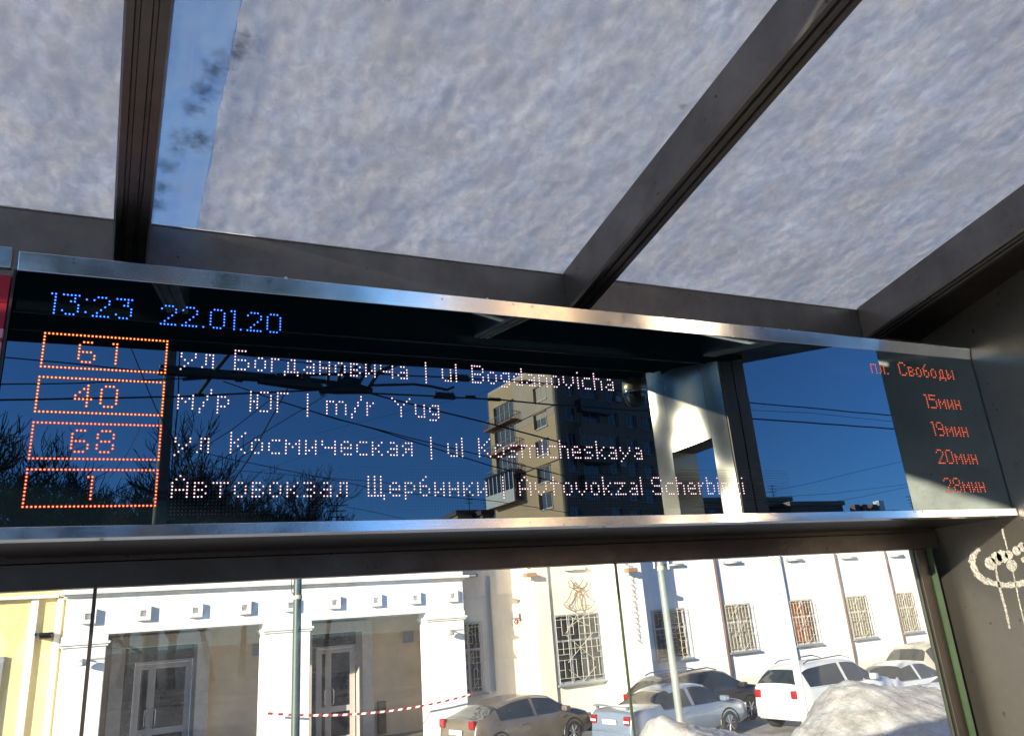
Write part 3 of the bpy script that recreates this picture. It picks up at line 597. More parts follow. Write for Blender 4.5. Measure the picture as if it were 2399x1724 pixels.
# door surrounds and glazed doors
def entrance(s0, s1):
    d = DW-.40
    o = Fc().fb((s0, d, FLOOR), (s0+.26, DW+.28, .02)).fb((s1-.26, d, FLOOR), (s1, DW+.28, .02)).fb((s0, d, .022), (s1, DW+.28, .253)).build('door_surround', pmat('grey_stone_surround', (.44, .405, .365), .8, bump=.2), bl, bevel=.01)
    a, b = s0+.262, s1-.262; dd = DW+.10
    Fc().fb((a, dd, -.28), (b, dd+.03, .02)).fb((a, dd, FLOOR), (a+.22, dd+.03, -.282)).build('fanlight', MT['dark_glass'], o)
    dl, dr = a+.23, b-.03
    fr = Fc()
    for p, q in (((dl, dd-.03, FLOOR), (dl+.05, dd+.03, -.33)), ((dr-.05, dd-.03, FLOOR), (dr, dd+.03, -.33)), ((dl, dd-.035, -.328), (dr, dd+.03, -.275))): fr.fb(p, q)
    fr.build('door_frame', MT['door_frame'], o)
    mid = dl+(dr-dl)*.30
    for p, q in ((dl+.052, mid-.002), (mid+.002, dr-.052)):
        lf = Fc()
        for u, v in (((p, dd-.02, FLOOR+.02), (p+.07, dd+.02, -.335)), ((q-.07, dd-.02, FLOOR+.02), (q, dd+.02, -.335)), ((p+.071, dd-.02, -.43), (q-.071, dd+.02, -.335)), ((p+.071, dd-.02, -1.72), (q-.071, dd+.02, -1.60)), ((p+.071, dd-.02, FLOOR+.02), (q-.071, dd+.02, FLOOR+.12))): lf.fb(u, v)
        dn = lf.build('door', MT['door_frame'], o)
        Fc().fb((p+.072, dd-.004, -1.598), (q-.072, dd+.006, -.432)).fb((p+.072, dd-.004, FLOOR+.122), (q-.072, dd+.006, -1.722)).build('door_glass', MT['dark_glass'], dn)
        hx = q-.035 if p < mid-.01 else p+.035; off = .07 if p > mid-.01 else -.07
        MB().tube([FP(hx, dd-.02, -1.20), FP(hx+off*.4, dd-.10, -1.20), FP(hx+off, dd-.10, -1.24), FP(hx+off, dd-.10, -1.52), FP(hx+off*.4, dd-.10, -1.56), FP(hx, dd-.02, -1.56)], .016, 6).build('handle', MT['chrome'], dn, smooth=True)
    for z in (-.50, -.68): Fc().fb((dr+.001, dd-.07, z-.05), (dr+.05, dd-.03, z+.05)).build('hinge', MT['door_frame'], o)
entrance(-.96, .94); entrance(2.88, 4.58)
# meter boxes and grey plate on the porch wall
Fc().fb((4.80, DW-.12, -2.3), (4.98, DW-.002, -1.6)).build('meter_box', MT['steel_dark'], bl)
Fc().fb((5.50, DW-.03, -.34), (5.76, DW-.002, -.08)).build('wall_plate', MT['sill'], bl)
Fc().fb((1.9, DW-.03, -.34), (2.1, DW-.002, -.10)).build('wall_plate', MT['sill'], bl)
# yellow left wing with two pale pilaster strips
Fc().fb((-14, .42, GRD-.3), (-1.852, .9, 2.6)).build('left_wing_wall', yp, bl)
for a, b in ((-2.42, -2.30), (-2.0, -1.90)): Fc().fb((a, .36, GRD-.3), (b, .419, 1.02)).build('pilaster', wp, bl, bevel=.008)
Fc().fb((-14, .30, 1.025), (-1.99, .42, 1.08)).build('string_course', wp, bl)
Fc().fb((-3.3, .36, -1.3), (-2.74, .418, .04)).build('window_recess', MT['grey_frame'], bl)
Fc().fb((-2.30, -.02, .355), (-2.002, .417, .40)).fb((-2.22, .1, .30), (-2.03, .415, .353)).build('side_canopy', MT['steel_dark'], bl)
# recessed bay right of the porch, then the long wall
BW = .9
Fc().fb((6.292, BW, GRD-.3), (8.30, BW+.3, .60)).fb((6.292, BW, .602), (8.30, BW+.3, 2.6)).build('bay_wall', cp, bl)
Fc().fb((7.46, BW-.07, -1.62), (7.56, BW-.002, 1.1)).build('pilaster', cp, bl, bevel=.008)
LWm = Fc().fb((8.302, .10, GRD-.3), (8.74, 1.3, 2.6)).fb((8.742, .17, GRD-.3), (10.229, .6, 2.6))
LWm.build('window_bay_wall', cp, bl)
Fc().fb((10.23, -.8, GRD-.3), (11.05, .6, 2.6)).build('wing_pier', wp, bl, bevel=.02)
Fc().fb((11.052, .17, GRD-.3), (60, .6, 2.6)).build('long_wall', wp, bl)
Fc().fb((11.052, .11, GRD-.3), (60, .168, -2.0)).build('plinth', cp, bl, bevel=.01)
for s in (14.40, 17.09, 19.62, 22.17, 24.7, 27.2):
    Fc().fb((s-.30, .07, GRD-.3), (s, .168, 1.3)).build('pilaster', wp, bl, bevel=.008)
    MB().tube([FP(s+.07, .11, GRD), FP(s+.07, .11, 1.3)], .07, 8).build('downpipe', MT['brown_trim'], bl, smooth=True)
# barred windows
def gridbars(m, s0, s1, z0, z1, d, r=.0095):
    w, h = s1-s0, z1-z0
    def ln(a, b): m.tube([FP(s0+a[0]*w, d, z0+a[1]*h), FP(s0+b[0]*w, d, z0+b[1]*h)], r, 4, cap=False)
    for k in range(9):
        x = k/8
        if k % 2 == 0: ln((x, 0), (x, 1))
        else: ln((x, .08), (x, .34)); ln((x, .42), (x, .60)); ln((x, .70), (x, .95))
    for z in (0, .5, 1, .08, .93): ln((0, z), (1, z))
    for k in range(8):
        for z in (.2, .34, .42, .6, .7, .82):
            if random.random() < .55: ln((k/8, z), ((k+1)/8, z))
    for a, b in (((.25, 1), (.75, .8)), ((.75, 1), (.25, .8)), ((.2, .3), (.5, .5)), ((.5, .5), (.8, .3)), ((.2, .7), (.5, .5)), ((.5, .5), (.8, .7)), ((.5, 1), (.2, .72)), ((.5, .02), (.8, .2)), ((.5, .02), (.2, .2))): ln(a, b)
def window(s0, s1, z0, z1, d, curtain=None, fm='grille', lab=None, panes=2):
    o = Fc().fb((s0, d-.012, z0), (s1, d-.002, z1)).build('window', MT['dark_glass'], bl, label=lab)
    m = Fc(); t = .045
    m.fb((s0, d-.035, z0), (s0+t, d-.013, z1)).fb((s1-t, d-.035, z0), (s1, d-.013, z1)).fb((s0+t, d-.035, z0), (s1-t, d-.013, z0+t)).fb((s0+t, d-.035, z1-t), (s1-t, d-.013, z1)).fb((s0+t, d-.034, z0+(z1-z0)*.60), (s1-t, d-.013, z0+(z1-z0)*.60+t))
    for k in range(1, panes): x = s0+(s1-s0)*k/panes; m.fb((x-t/2, d-.036, z0+t), (x+t/2, d-.013, z1-t))
    m.build('window_frame', MT['grey_frame'] if fm != 'grille' else MT['door_frame'], o)
    g = MB(); gridbars(g, s0, s1, z0, z1, d-.10); g.build('window_grille', MT['grille'], o)
    Fc().fb((s0-.06, d-.14, z0-.05), (s1+.08, d-.001, z0-.003)).build('window_sill', MT['sill'], o)
    if curtain:
        Fc().fb((s0+t+.01, d-.02, z0+.06), (s0+(s1-s0)*curtain[1], d-.0125, z1-.06)).build('curtain', curtain[0], o)
CUR = pmat('cream_curtain', (.35, .33, .24), .8, stretch=(9, 1, .3), scale=5, col2=(.06, .05, .04)); ORC = pmat('orange_curtain', (.42, .14, .05), .8, stretch=(6, 1, .3), scale=4, col2=(.12, .04, .02))
window(6.42, 7.14, -1.60, .02, BW, lab='barred window in the recessed bay with yellow green shapes behind')
YG = pmat('yellow_green_film', (.55, .60, .05), .5, col2=(.05, .10, .03), scale=16)
window(8.84, 10.20, -1.58, .03, .17, fm='g', panes=3, lab='largest barred window, under the wire bells')
window(11.96, 13.08, -1.30, -.02, .17, lab='barred window in the shade of the wing pier', curtain=(pmat('dull_curtain', (.12, .07, .06), .8), .45))
window(14.57, 15.59, -1.31, -.03, .17, (CUR, .94), lab='barred window with cream curtains beside the grey lamp post')
window(17.23, 18.25, -1.33, -.05, .17, (ORC, .75), lab='barred window with an orange curtain')
window(19.83, 20.85, -1.34, -.06, .17, (CUR, .9), lab='barred window with pale blinds, second from the right')
window(22.31, 23.27, -1.33, -.08, .17, (CUR, .97), lab='rightmost barred window seen through the glass')
# tube lamps under the eaves
for s, d in ((6.75, BW), (9.6, .17), (12.9, .17), (15.15, .17), (17.8, .17), (20.35, .17), (22.85, .17)):
    lp = empty('tube_lamp', bl.matrix_world @ FP(s, d-.08, 1.15))
    lp.matrix_world = Matrix.Translation(Vector((0, 17*K, EYE))) @ Matrix.Rotation(FA, 4, 'Z') @ Matrix.Translation(FP(s, d-.08, 1.10))
    tag(lp, 'white tube lamp fixed to the facade '+{6.75: 'above the recessed bay window', 9.6: 'above the wire bells', 12.9: 'just right of the wing pier', 15.15: 'above the cream curtained window', 17.8: 'above the orange curtained window', 20.35: 'above the window second from the right', 22.85: 'above the rightmost window'}[s], 'wall lamp', 'tube lamps along the street facade')
    MB().box((-.42, .0, .0), (.42, .10, .10)).build('lamp_body', MT['grey_frame'], lp, bevel=.01)
    MB().tube([(-.40, -.04, .04), (.40, -.04, .04)], .03, 8).build('tube', MT['plate'], lp, smooth=True)
    MB().box((.425, -.03, .0), (.50, .06, .10)).build('end_cap', MT['grey_frame'], lp)
FMAT = Matrix.Translation(Vector((0, 17*K, EYE))) @ Matrix.Rotation(FA, 4, 'Z')
# spot lamps on the piers
for s, lab in ((-1.46, 'small grey spotlight on the left porch pier'), (5.90, 'small grey spotlight on the right porch pier')):
    sp = empty('spotlight', FMAT @ FP(s, -.02, -.12), FA, label=lab, cat='spotlight', group='spotlights on the porch piers')
    MB().tube([(0, 0, 0), (-.03, -.12, .02)], .02, 6).build('bracket', MT['grey_frame'], sp)
    MB().lathe([(0, .02), (.05, .02), (.10, -.06), (.12, -.12), (.10, -.14), (0, -.15)], (-.05, -.2, 0), 8).build('lamp_head', MT['sill'], sp)
    MB().tube([(.02, -.01, 0), (.45, -.01, 0)], .008, 4).build('cable', MT['black'], sp)
# round crest by a wall lantern
em = empty('round_crest', FMAT @ FP(8.17, BW-.02, -.06), FA, label='small round white crest with a dark red crescent in the recessed bay', cat='sign')
MB().add([( .14*math.cos(t*.5236), -.02, .14*math.sin(t*.5236)) for t in range(12)]+[(.14*math.cos(t*.5236), .0, .14*math.sin(t*.5236)) for t in range(12)], [tuple(range(12))]+[(t, (t+1) % 12, 12+(t+1) % 12, 12+t) for t in range(12)]).build('disc', MT['plate'], em)
MB().add([( .095*math.cos(t*.5236), -.024, .01+.095*math.sin(t*.5236)) for t in range(12)], [tuple(range(12))]).build('red_field', MT['red_lamp'], em)
MB().tube([(.03*math.cos(a)+.0, -.027, .01+.05*math.sin(a)) for a in [math.pi*(.5+k/8) for k in range(9)]], .008, 4).build('crescent', MT['plate'], em)
ln_ = empty('wall_lantern', FMAT @ FP(8.14, BW-.10, .12), FA, label='white wall lantern above the round crest', cat='wall lamp')
MB().box((-.06, -.05, -.10), (.06, .07, .10)).build('lantern_body', MT['plate'], ln_, bevel=.01)
MB().lathe([(.13, -.13), (.10, -.10), (0, -.09)], (0, 0, 0), 12).build('lantern_brim', MT['brown_trim'], ln_)
# wire bells decoration
wb = empty('wire_bells', FMAT @ FP(9.60, .06, .46), FA, label='gold wire outline of two bells with a bow above the largest window', cat='decoration')
GOLD = pmat('tinsel_gold', (.25, .17, .09), .5)
def bell(cx, ang, sc=1):
    pr = [(-.06, .34), (-.13, .25), (-.16, .05), (-.24, -.15), (-.34, -.26), (-.20, -.34), (0, -.37), (.20, -.34), (.34, -.26), (.24, -.15), (.16, .05), (.13, .25), (.06, .34), (-.06, .34)]
    R_ = Matrix.Rotation(ang, 3, 'Y'); o = []
    for x, z in pr: v = R_ @ Vector((x*sc, 0, z*sc)); o.append((v.x+cx, 0, v.z-.10))
    return o
m = MB()
for cx, ang in ((-.24, .35), (.24, -.35)):
    b_ = bell(cx, ang); m.tube(b_, .018, 5)
    for k in range(7):
        u = Vector(b_[2+(k % 4)]).lerp(Vector(b_[11-(k % 4)]), .3+.1*(k % 4)); v_ = Vector(b_[1+k]); m.tube([v_, u], .008, 4, cap=False)
m.build('bell_outline', GOLD, wb)
m = MB()
for sgn in (-1, 1):
    m.tube([(0, 0, .28), (sgn*.14, 0, .40), (sgn*.27, 0, .56), (sgn*.36, 0, .50), (sgn*.34, 0, .32), (sgn*.2, 0, .26), (0, 0, .28)], .022, 5)
    m.tube([(0, 0, .28), (sgn*.12, 0, .12), (sgn*.20, 0, .02)], .015, 5)
m.tube([(0, 0, .55), (0, 0, .95)], .006, 4); m.build('bow', GOLD, wb)
# light chain on the wing pier
gc = empty('light_chain', FMAT @ FP(10.68, -.84, .30), FA, label='hanging chain of small unlit lights down the white wing pier', cat='light chain')
m = MB(); pts = [(.02*math.sin(k*1.9), 0, 1.0-k*.09) for k in range(28)]; m.tube(pts, .006, 4); m.build('cable', MT['brown_trim'], gc)
m = MB()
for k in range(3, 28): m.tube([(pts[k][0]-.03*(-1)**k, 0, pts[k][2]), (pts[k][0]-.07*(-1)**k, 0, pts[k][2]-.03)], .014, 4)
m.build('bulbs', MT['brown_trim'], gc, kind='stuff')
fl = empty('flood_lamp', FMAT @ FP(10.55, -.98, .98), FA, label='brown floodlight on a bracket at the top of the wing pier', cat='floodlight')
MB().box((-.20, -.14, -.07), (.22, .10, .07)).build('lamp_head', pmat('rusty_lamp', (.30, .18, .10), .6), fl, bevel=.02)
MB().tube([(0, 0, .07), (0, .1, .22), (0, .25, .22)], .02, 6).build('bracket', MT['grey_frame'], fl)
fl2 = empty('flood_lamp', FMAT @ FP(8.15, .0, 1.03), FA, label='brown floodlight on a bracket above the recessed bay', cat='floodlight')
MB().box((-.20, -.14, -.07), (.22, .10, .07)).build('lamp_head', bpy.data.materials['rusty_lamp'], fl2, bevel=.02)
MB().tube([(0, 0, .07), (0, .1, .22), (.3, .25, .22)], .02, 6).build('bracket', MT['grey_frame'], fl2)

# barrier tape across the porch
tp = empty('barrier_tape', FMAT @ FP(2.0, -.25, -1.35), FA, label='red and white striped barrier tape sagging across the porch', cat='tape')
A0, A1 = FP(1.70, -.08, -1.37), FP(6.31, -.08, -1.50); n = 46; P0_ = FP(2.0, -.25, -1.35)
for k in range(n):
    def q(t): p = A0.lerp(A1, t); p.z -= .26*4*t*(1-t); return p-P0_
    a, b = q(k/n), q((k+.985)/n); w = .028; sh_ = .03
    m = MB(); m.hexa([(a.x, -.002, a.z-w), (b.x, -.002, b.z-w), (b.x, .002, b.z-w), (a.x, .002, a.z-w), (a.x+sh_, -.002, a.z+w), (b.x+sh_, -.002, b.z+w), (b.x+sh_, .002, b.z+w), (a.x+sh_, .002, a.z+w)])
    m.build('tape_stripe', MT['tape_red'] if k % 2 else MT['tape_white'], tp)

# ---------------------------------------------------------------- poles in front of the building
def post(px0, py0, px1, py1, Y, r0, r1, mat, label, extra=None, name='lamp_post'):
    a = on_y(px0, py0, Y); b = on_y(px1, py1, Y); x = (a.x+b.x)/2; g = hgt(x, Y)
    o = empty(name, (x, Y, g), label=label, cat='lamp post')
    MB().lathe([(r0*1.9, 0), (r0*1.9, .25), (r0, .30), (r1, 7.0)], (0, 0, 0), 14).build('shaft', mat, o, smooth=True)
    MB().lathe([(r0*1.12, -g+E(.55)-.03), (r0*1.12, -g+E(.55)+.03)], (0, 0, 0), 14).build('band', MT['grille'], o)
    MB().tube([(0, 0, 6.9), (0, -.1, 7.2), (0, -.9, 7.4)], .04, 6).build('arm', mat, o)
    MB().box((-.12, -1.3, 7.33), (.12, -.85, 7.45)).build('lamp_head', MT['grey_frame'], o)
    return o, g
lp1, g1 = post(700, 1359, 689, 1723, 12, .062, .058, MT['green_pole'], 'dark green lamp post in front of the middle porch pier')
MB().tube([(-.07, -.02, -g1+E(1.05)), (-.10, -.05, -g1+E(.80)), (-.09, -.05, -g1+E(.62)), (-.03, -.04, -g1+E(.55))], .007, 5).build('loose_cable', MT['black'], lp1)
lp2, g2 = post(1549, 1320, 1591, 1695, 9.5, .052, .047, MT['grey_pole'], 'grey green lamp post in front of the silver sedan, brackets near its top')
for dx, dz in ((-.12, 0), (.12, -.02)):
    MB().tube([(0, 0, -g2+E(.72)), (dx, -.03, -g2+E(.70+dz)), (dx, -.03, -g2+E(.55+dz))], .014, 5).build('bracket', MT['plate'], lp2)
    MB().box((dx-.05, -.06, -g2+E(.70)), (dx+.05, .0, -g2+E(.78))).build('box_fitting', MT['plate'], lp2, bevel=.008)
lp3, g3 = post(1835, 1430, 1895, 1690, 9.2, .056, .050, MT['white_pole'], 'white lamp post right of the white wagon, in front of the orange curtain')
MB().box((-.22, -.03, -g3+E(.10)), (-.05, .03, -g3+E(.18))).build('bracket', MT['plate'], lp3)

# ---------------------------------------------------------------- cars
def interp(keys, x):
    for i in range(len(keys)-1):
        if keys[i][0] <= x <= keys[i+1][0]:
            t = (x-keys[i][0])/(keys[i+1][0]-keys[i][0])
            p0 = keys[max(i-1, 0)]; p1 = keys[i]; p2 = keys[i+1]; p3 = keys[min(i+2, len(keys)-1)]
            m1 = (p2[1]-p0[1])/max(1e-6, p2[0]-p0[0]); m2 = (p3[1]-p1[1])/max(1e-6, p3[0]-p1[0]); h = p2[0]-p1[0]
            m1 *= .6; m2 *= .6
            return (2*t**3-3*t**2+1)*p1[1]+(t**3-2*t**2+t)*h*m1+(-2*t**3+3*t**2)*p2[1]+(t**3-t**2)*h*m2
    return keys[-1][1]
def car(name, loc, head, paint, kind, label, cat='car', rails=False, spoiler=False, L=4.5, Wd=1.74, H=1.45, groundoff=0):
    h = H/1.45
    if kind == 'sedan': top = [(0, .62), (.04, .92), (.18, 1.03), (.55, 1.06), (.95, 1.06), (1.65, 1.38), (2.3, 1.45), (2.95, 1.40), (3.72, .98), (4.2, .87), (4.42, .72), (4.5, .45)]; rg = (.98, 1.62); fg = (2.98, 3.70); sw = (1.15, 3.45); pil = (2.18, 2.30)
    elif kind == 'fast': top = [(0, .60), (.04, .88), (.12, 1.02), (.40, 1.12), (.95, 1.31), (1.5, 1.41), (2.1, 1.44), (2.80, 1.38), (3.60, 1.0), (4.15, .86), (4.42, .70), (4.5, .42)]; rg = (.20, .90); fg = (2.85, 3.58); sw = (.85, 3.30); pil = (2.10, 2.20)
    else: top = [(0, .62), (.04, .95), (.12, 1.06), (.50, 1.36), (.85, 1.43), (2.0, 1.47), (2.85, 1.42), (3.62, 1.0), (4.15, .90), (4.42, .74), (4.5, .45)]; rg = (.13, .46); fg = (2.90, 3.60); sw = (.50, 3.35); pil = (2.08, 2.20)
    sx = L/4.5; top = [(x*sx, z*h) for x, z in top]; rg = [v*sx for v in rg]; fg = [v*sx for v in fg]; sw = [v*sx for v in sw]; pil = [v*sx for v in pil]
    o = empty(name, loc, head, label=label, cat=cat, group='cars parked between the poles and the building')
    xs = sorted(set([round(v, 3) for v in list(np.linspace(0, L, 60))+rg+fg+sw+pil])); w = Wd/2
    ring = []
    for x in xs:
        zt = interp(top, x); e = min(x, L-x); wf = w*(1-.16*max(0, 1-e/.55)**2)
        belt = (.90+.07*(1-x/L))*h; belt = min(belt, zt-.05); g = min(1, max(0, (zt-belt)/(.40*h)))
        zl = .26+.06*max(0, 1-e/.5)
        y5 = wf*(.93*(1-g)+.70*g); y6 = wf*(.82*(1-g)+.60*g); y7 = wf*(.45*(1-g)+.35*g)
        pts = [(wf*.86, zl), (wf*.97, zl+.08), (wf, (.55*h if belt > .6 else (zl+.08+belt)/2)), (wf*.985, belt-.05), (wf*.955, belt), (y5, max(belt+.01, zt-.075*h*g-.008)), (y6, max(belt+.015, zt-.025)), (y7, zt-.004), (0, zt)]
        ring.append([(x, -y, z) for y, z in pts]+[(x, y, z) for y, z in pts[-2::-1]])
    nr = len(ring[0]); body = MB(); gl = MB(); V = [p for r in ring for p in r]
    bf, sf, wf_, rf = [], [], [], []
    for i in range(len(xs)-1):
        xm = (xs[i]+xs[i+1])/2
        for j in range(nr-1):
            f = (i*nr+j, i*nr+j+1, (i+1)*nr+j+1, (i+1)*nr+j); side = j in (4, nr-6); roof = 5 <= j <= nr-7
            if side and sw[0] < xm < sw[1] and not pil[0] < xm < pil[1]: sf.append(f)
            elif roof and rg[0] < xm < rg[1]: rf.append(f)
            elif roof and fg[0] < xm < fg[1]: wf_.append(f)
            else: bf.append(f)
    bf += [tuple(range(nr))[::-1], tuple((len(xs)-1)*nr+k for k in range(nr))]
    def part(nm, fs, mt, out=0):
        used = sorted(set(i for f in fs for i in f)); mp_ = {u: k for k, u in enumerate(used)}
        mm = MB(); mm.v = [V[u] for u in used]; mm.f = [tuple(mp_[i] for i in f) for f in fs]; mm.m = [0]*len(fs)
        return mm.build(nm, mt, o, smooth=True)
    part('body', bf, paint); part('side_windows', sf, CGL); part('windscreen', wf_, CGL); part('rear_window', rf, CGL)
    # chrome lines, lamps, bumper, plate, wheels
    for s in (-1, 1):
        zb = .80 if kind == 'sedan' else .95
        m = MB(); m.box((-.008, s*(w*.60), zb-.11), (.12, s*(w*.835), zb+.10)); m.build('tail_lamp', MT['red_lamp'], o, bevel=.03)
        if kind == 'sedan': MB().box((-.014, s*(w*.61), zb-.05), (.115, s*(w*.825), zb+.0)).build('reverse_lamp', MT['plate'], o)
        MB().box((L-.18, s*(w*.55), .60), (L-.03, s*(w*.86), .74)).build('headlight', MT['plate'], o, bevel=.03)
        MB().box((fg[1]-.42, s*w*.96, .93*h), (fg[1]-.24, s*(w+.17), 1.06*h)).build('wing_mirror', paint, o, bevel=.03)
        for hx in (sw[0]+.75, pil[1]+.95): MB().box((hx-.09, s*w*.985, .79*h), (hx+.09, s*(w*1.015), .82*h)).build('door_handle', paint, o, bevel=.006)
        m = MB(); m.tube([(sw[0]+.02, s*w*.965, .935*h), (sw[1]-.1, s*w*.962, .915*h)], .009, 4); m.build('window_trim', MT['chrome'], o)
        if rails: MB().tube([(.75, s*w*.56, 1.44*h), (.95, s*w*.565, 1.50*h), (2.4, s*w*.565, 1.53*h), (2.75, s*w*.56, 1.45*h)], .018, 6).build('roof_rail', MT['chrome'], o)
        for wx in (.78*sx, 3.55*sx):
            wh = MB()
            for yy, rr in ((.0, .0),): pass
            prof = [(.0, .02), (.19, .02), (.21, .0), (.30, .0), (.33, .03), (.33, .19), (.20, .2), (0, .2)]
            mm = MB().lathe(prof, (0, 0, 0), 22); q = [(wx+a, s*(w+.0-c), .33+b) for a, b, c in mm.v]; mm.v = q; t_ = mm.build('tyre', MT['rubber'], o, smooth=True)
            sp = MB()
            for k in range(7):
                a = 2*math.pi*k/7; sp.tube([(wx, s*(w-.012), .33), (wx+.20*math.cos(a), s*(w-.012), .33+.20*math.sin(a))], .022, 4)
            sp.build('rim', MT['rim'], t_)
            ar = MB().tube([(wx+.37*math.cos(a), s*(w*.992), .33+.37*math.sin(a)) for a in [math.pi*k/10 for k in range(11)]], .022, 5); ar.build('wheel_arch', MT['black'], o)
    MB().box((-.03, -w*.82, .36), (.05, w*.82, .52)).build('rear_bumper', paint, o, bevel=.03)
    MB().box((-.032 if kind != 'sedan' else -.02, -.26, .70), (.0, .26, .81)).build('number_plate', MT['plate'], o, bevel=.004)
    MB().box((L-.1, -w*.8, .24), (L+.02, w*.8, .34)).build('front_bumper', MT['black'], o, bevel=.02)
    if spoiler: MB().box((.06, -w*.78, 1.10), (.24, w*.78, 1.125)).box((.10, -w*.7, 1.03), (.18, -w*.62, 1.1)).box((.10, w*.62, 1.03), (.18, w*.7, 1.1)).build('boot_spoiler', paint, o, bevel=.01)
    return o
CGL = pmat('car_glass', (.03, .035, .035), .06, var=.3, spec=.9)
def paintm(n, c, dirt=.25): return pmat(n, c, .32, .15, col2=tuple(a*(1-dirt)+b*dirt for a, b in zip(c, (.25, .2, .15))), scale=2.2, coat=.5)
PB = paintm('beige_grey_paint', (.105, .088, .07), .4); PS = paintm('silver_blue_paint', (.14, .19, .27), .15); PD = paintm('dark_paint', (.018, .017, .018), .08); PW = paintm('white_paint', (.60, .60, .60), .12); PG = paintm('pale_grey_paint', (.50, .52, .54), .2)
PBE = paintm('pale_beige_paint', (.52, .47, .36), .3)
GZ = -1.63
car('parked_car', (6.85, 20.35, GZ), math.radians(18), PB, 'fast', 'dirty beige grey hatchback with a sloping back parked in front of the porch', L=4.3, H=1.44)
car('parked_car', (10.35, 18.55, GZ), math.radians(12), PS, 'sedan', 'silver blue sedan with a boot spoiler behind the grey green lamp post', spoiler=True, H=1.42)
car('parked_car', (12.6, 20.7, GZ), math.radians(8), PD, 'hatch', 'dark wagon with roof rails behind the silver blue sedan', rails=True, L=4.6, H=1.50)
car('parked_car', (15.2, 17.9, GZ), math.radians(8), PW, 'hatch', 'white estate car with roof rails and red tail lamps beside the white pole', rails=True, L=4.3, H=1.66)
car('parked_car', (19.9, 19.6, GZ-.28), math.radians(8), PW, 'sedan', 'white sedan beyond the bonnet of the white estate car', L=4.3)
car('parked_car', (24.0, 21.3, GZ-.35), math.radians(8), PBE, 'hatch', 'pale beige and grey SUV farthest back at the right', L=4.5, H=1.85, Wd=1.85)
car('parked_car', (17.9, 15.1, GZ-.1), math.radians(6), PG, 'sedan', 'low snow dusted pale car behind the snow bank at the right', L=4.6, H=1.5)

# ---------------------------------------------------------------- snow bank outside the glass
RX = []
for Yr, tab in ((8.4, [(1500, 1760), (1508, 1724), (1515, 1684), (1529, 1672), (1549, 1683), (1607, 1695), (1703, 1721), (1790, 1750)]),
                (8.8, [(1800, 1790), (1846, 1724), (1890, 1668), (1930, 1612), (1967, 1592), (2010, 1598), (2079, 1608), (2180, 1618), (2259, 1624), (2420, 1650)])):
    RX.append([(on_y(px, py, Yr).x, Yr, on_y(px, py, Yr).z-hgt(on_y(px, py, Yr).x, Yr)) for px, py in tab])
def bank(x, y):
    z = 0
    for tab in RX:
        xs_ = [q[0] for q in tab]
        hh = float(np.interp(x, xs_, [max(.05, q[2]) for q in tab])); yr = tab[0][1]
        if x < xs_[0]: hh *= math.exp(-((x-xs_[0])/.5)**2)
        if x > xs_[-1]: hh *= math.exp(-((x-xs_[-1])/4)**2)
        z = max(z, hh*math.exp(-abs((y-yr)/1.25)**1.7))
    n_ = noise.noise(Vector((x*1.7, y*1.7, 0)))*.05+noise.noise(Vector((x*5, y*5, 2)))*.035+abs(noise.noise(Vector((x*7, y*7, 4))))*.04-.02+abs(noise.noise(Vector((x*16, y*16, 5))))*.03
    return hgt(x, y)-.03+z+n_*min(1, z*2)
m = MB(); vs, fs = grid(1.0, 22, 6.0, 11.4, 420, 120, bank); m.add(vs, fs)
m.build('snow_bank', MT['dirty_snow'], smooth=True, label='grey crusted snow bank heaped outside the glass at the right', cat='snow bank', kind='stuff')

# ================================================================ what the board mirrors
# ---- apartment tower
yv0 = 75.0; c0 = mir(1309, 1030, yv0); 
tw = empty('apartment_tower', (c0.x, c0.y, 0), label='yellow plastered apartment tower mirrored behind the LED text, its right side in shade', cat='building')
dl_ = Vector((-.1467, -.9892, 0)); dr_ = Vector((.9741, -.2261, 0))     # receding directions of the lit and the shaded face
hT = E(28.6)
def ltp(px, py):   # pixel -> (t along lit face, z)
    v = ray(px, py); # solve (c0 + dl t) mirrored
    r = v[0]/v[1]; yv = lambda t: (2*(DY+.004)-(c0.y+dl_.y*t))
    # x = r*yv
    t = (r*(2*(DY+.004)-c0.y)-c0.x)/(dl_.x+r*dl_.y); Y = yv(t); return t, v[2]/v[1]*Y+EYE
def rtp(px, py):
    v = ray(px, py); r = v[0]/v[1]; t = (r*(2*(DY+.004)-c0.y)-c0.x)/(dr_.x+r*dr_.y); Y = (2*(DY+.004)-(c0.y+dr_.y*t)); return t, v[2]/v[1]*Y+EYE
LW_ = ltp(1147, 980)[0]; RW_ = rtp(1592, 1100)[0]
YT = pmat('tower_yellow', (.62, .42, .22), .85, var=.08, scale=.25, bump=.1); GT = pmat('tower_grey_render', (.56, .43, .29), .85, var=.08, scale=.4); DT = pmat('tower_side_shade', (.17, .13, .10), .85, var=.12, scale=.3)  # last one is the tower wall with its shade put into the colour
def quadbox(m, d, n_, a, b, z0, z1, o0, o1):    # box on a face: along d from a to b, out along n_ from o0 to o1
    P_ = [d*a+n_*o0, d*b+n_*o0, d*b+n_*o1, d*a+n_*o1]
    m.hexa([(p.x, p.y, z0) for p in P_]+[(p.x, p.y, z1) for p in P_]); return m
nl = Vector((-dl_.y, dl_.x, 0)); nl = nl if nl.x < 0 else -nl
nr_ = Vector((-dr_.y, dr_.x, 0)); nr_ = nr_ if nr_.y > 0 else -nr_
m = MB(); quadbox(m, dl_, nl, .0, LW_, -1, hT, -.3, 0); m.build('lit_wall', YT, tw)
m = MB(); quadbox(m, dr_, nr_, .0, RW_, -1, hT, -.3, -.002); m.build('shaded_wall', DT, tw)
p1, p2, p3 = dl_*LW_, dr_*RW_, dl_*LW_+dr_*RW_
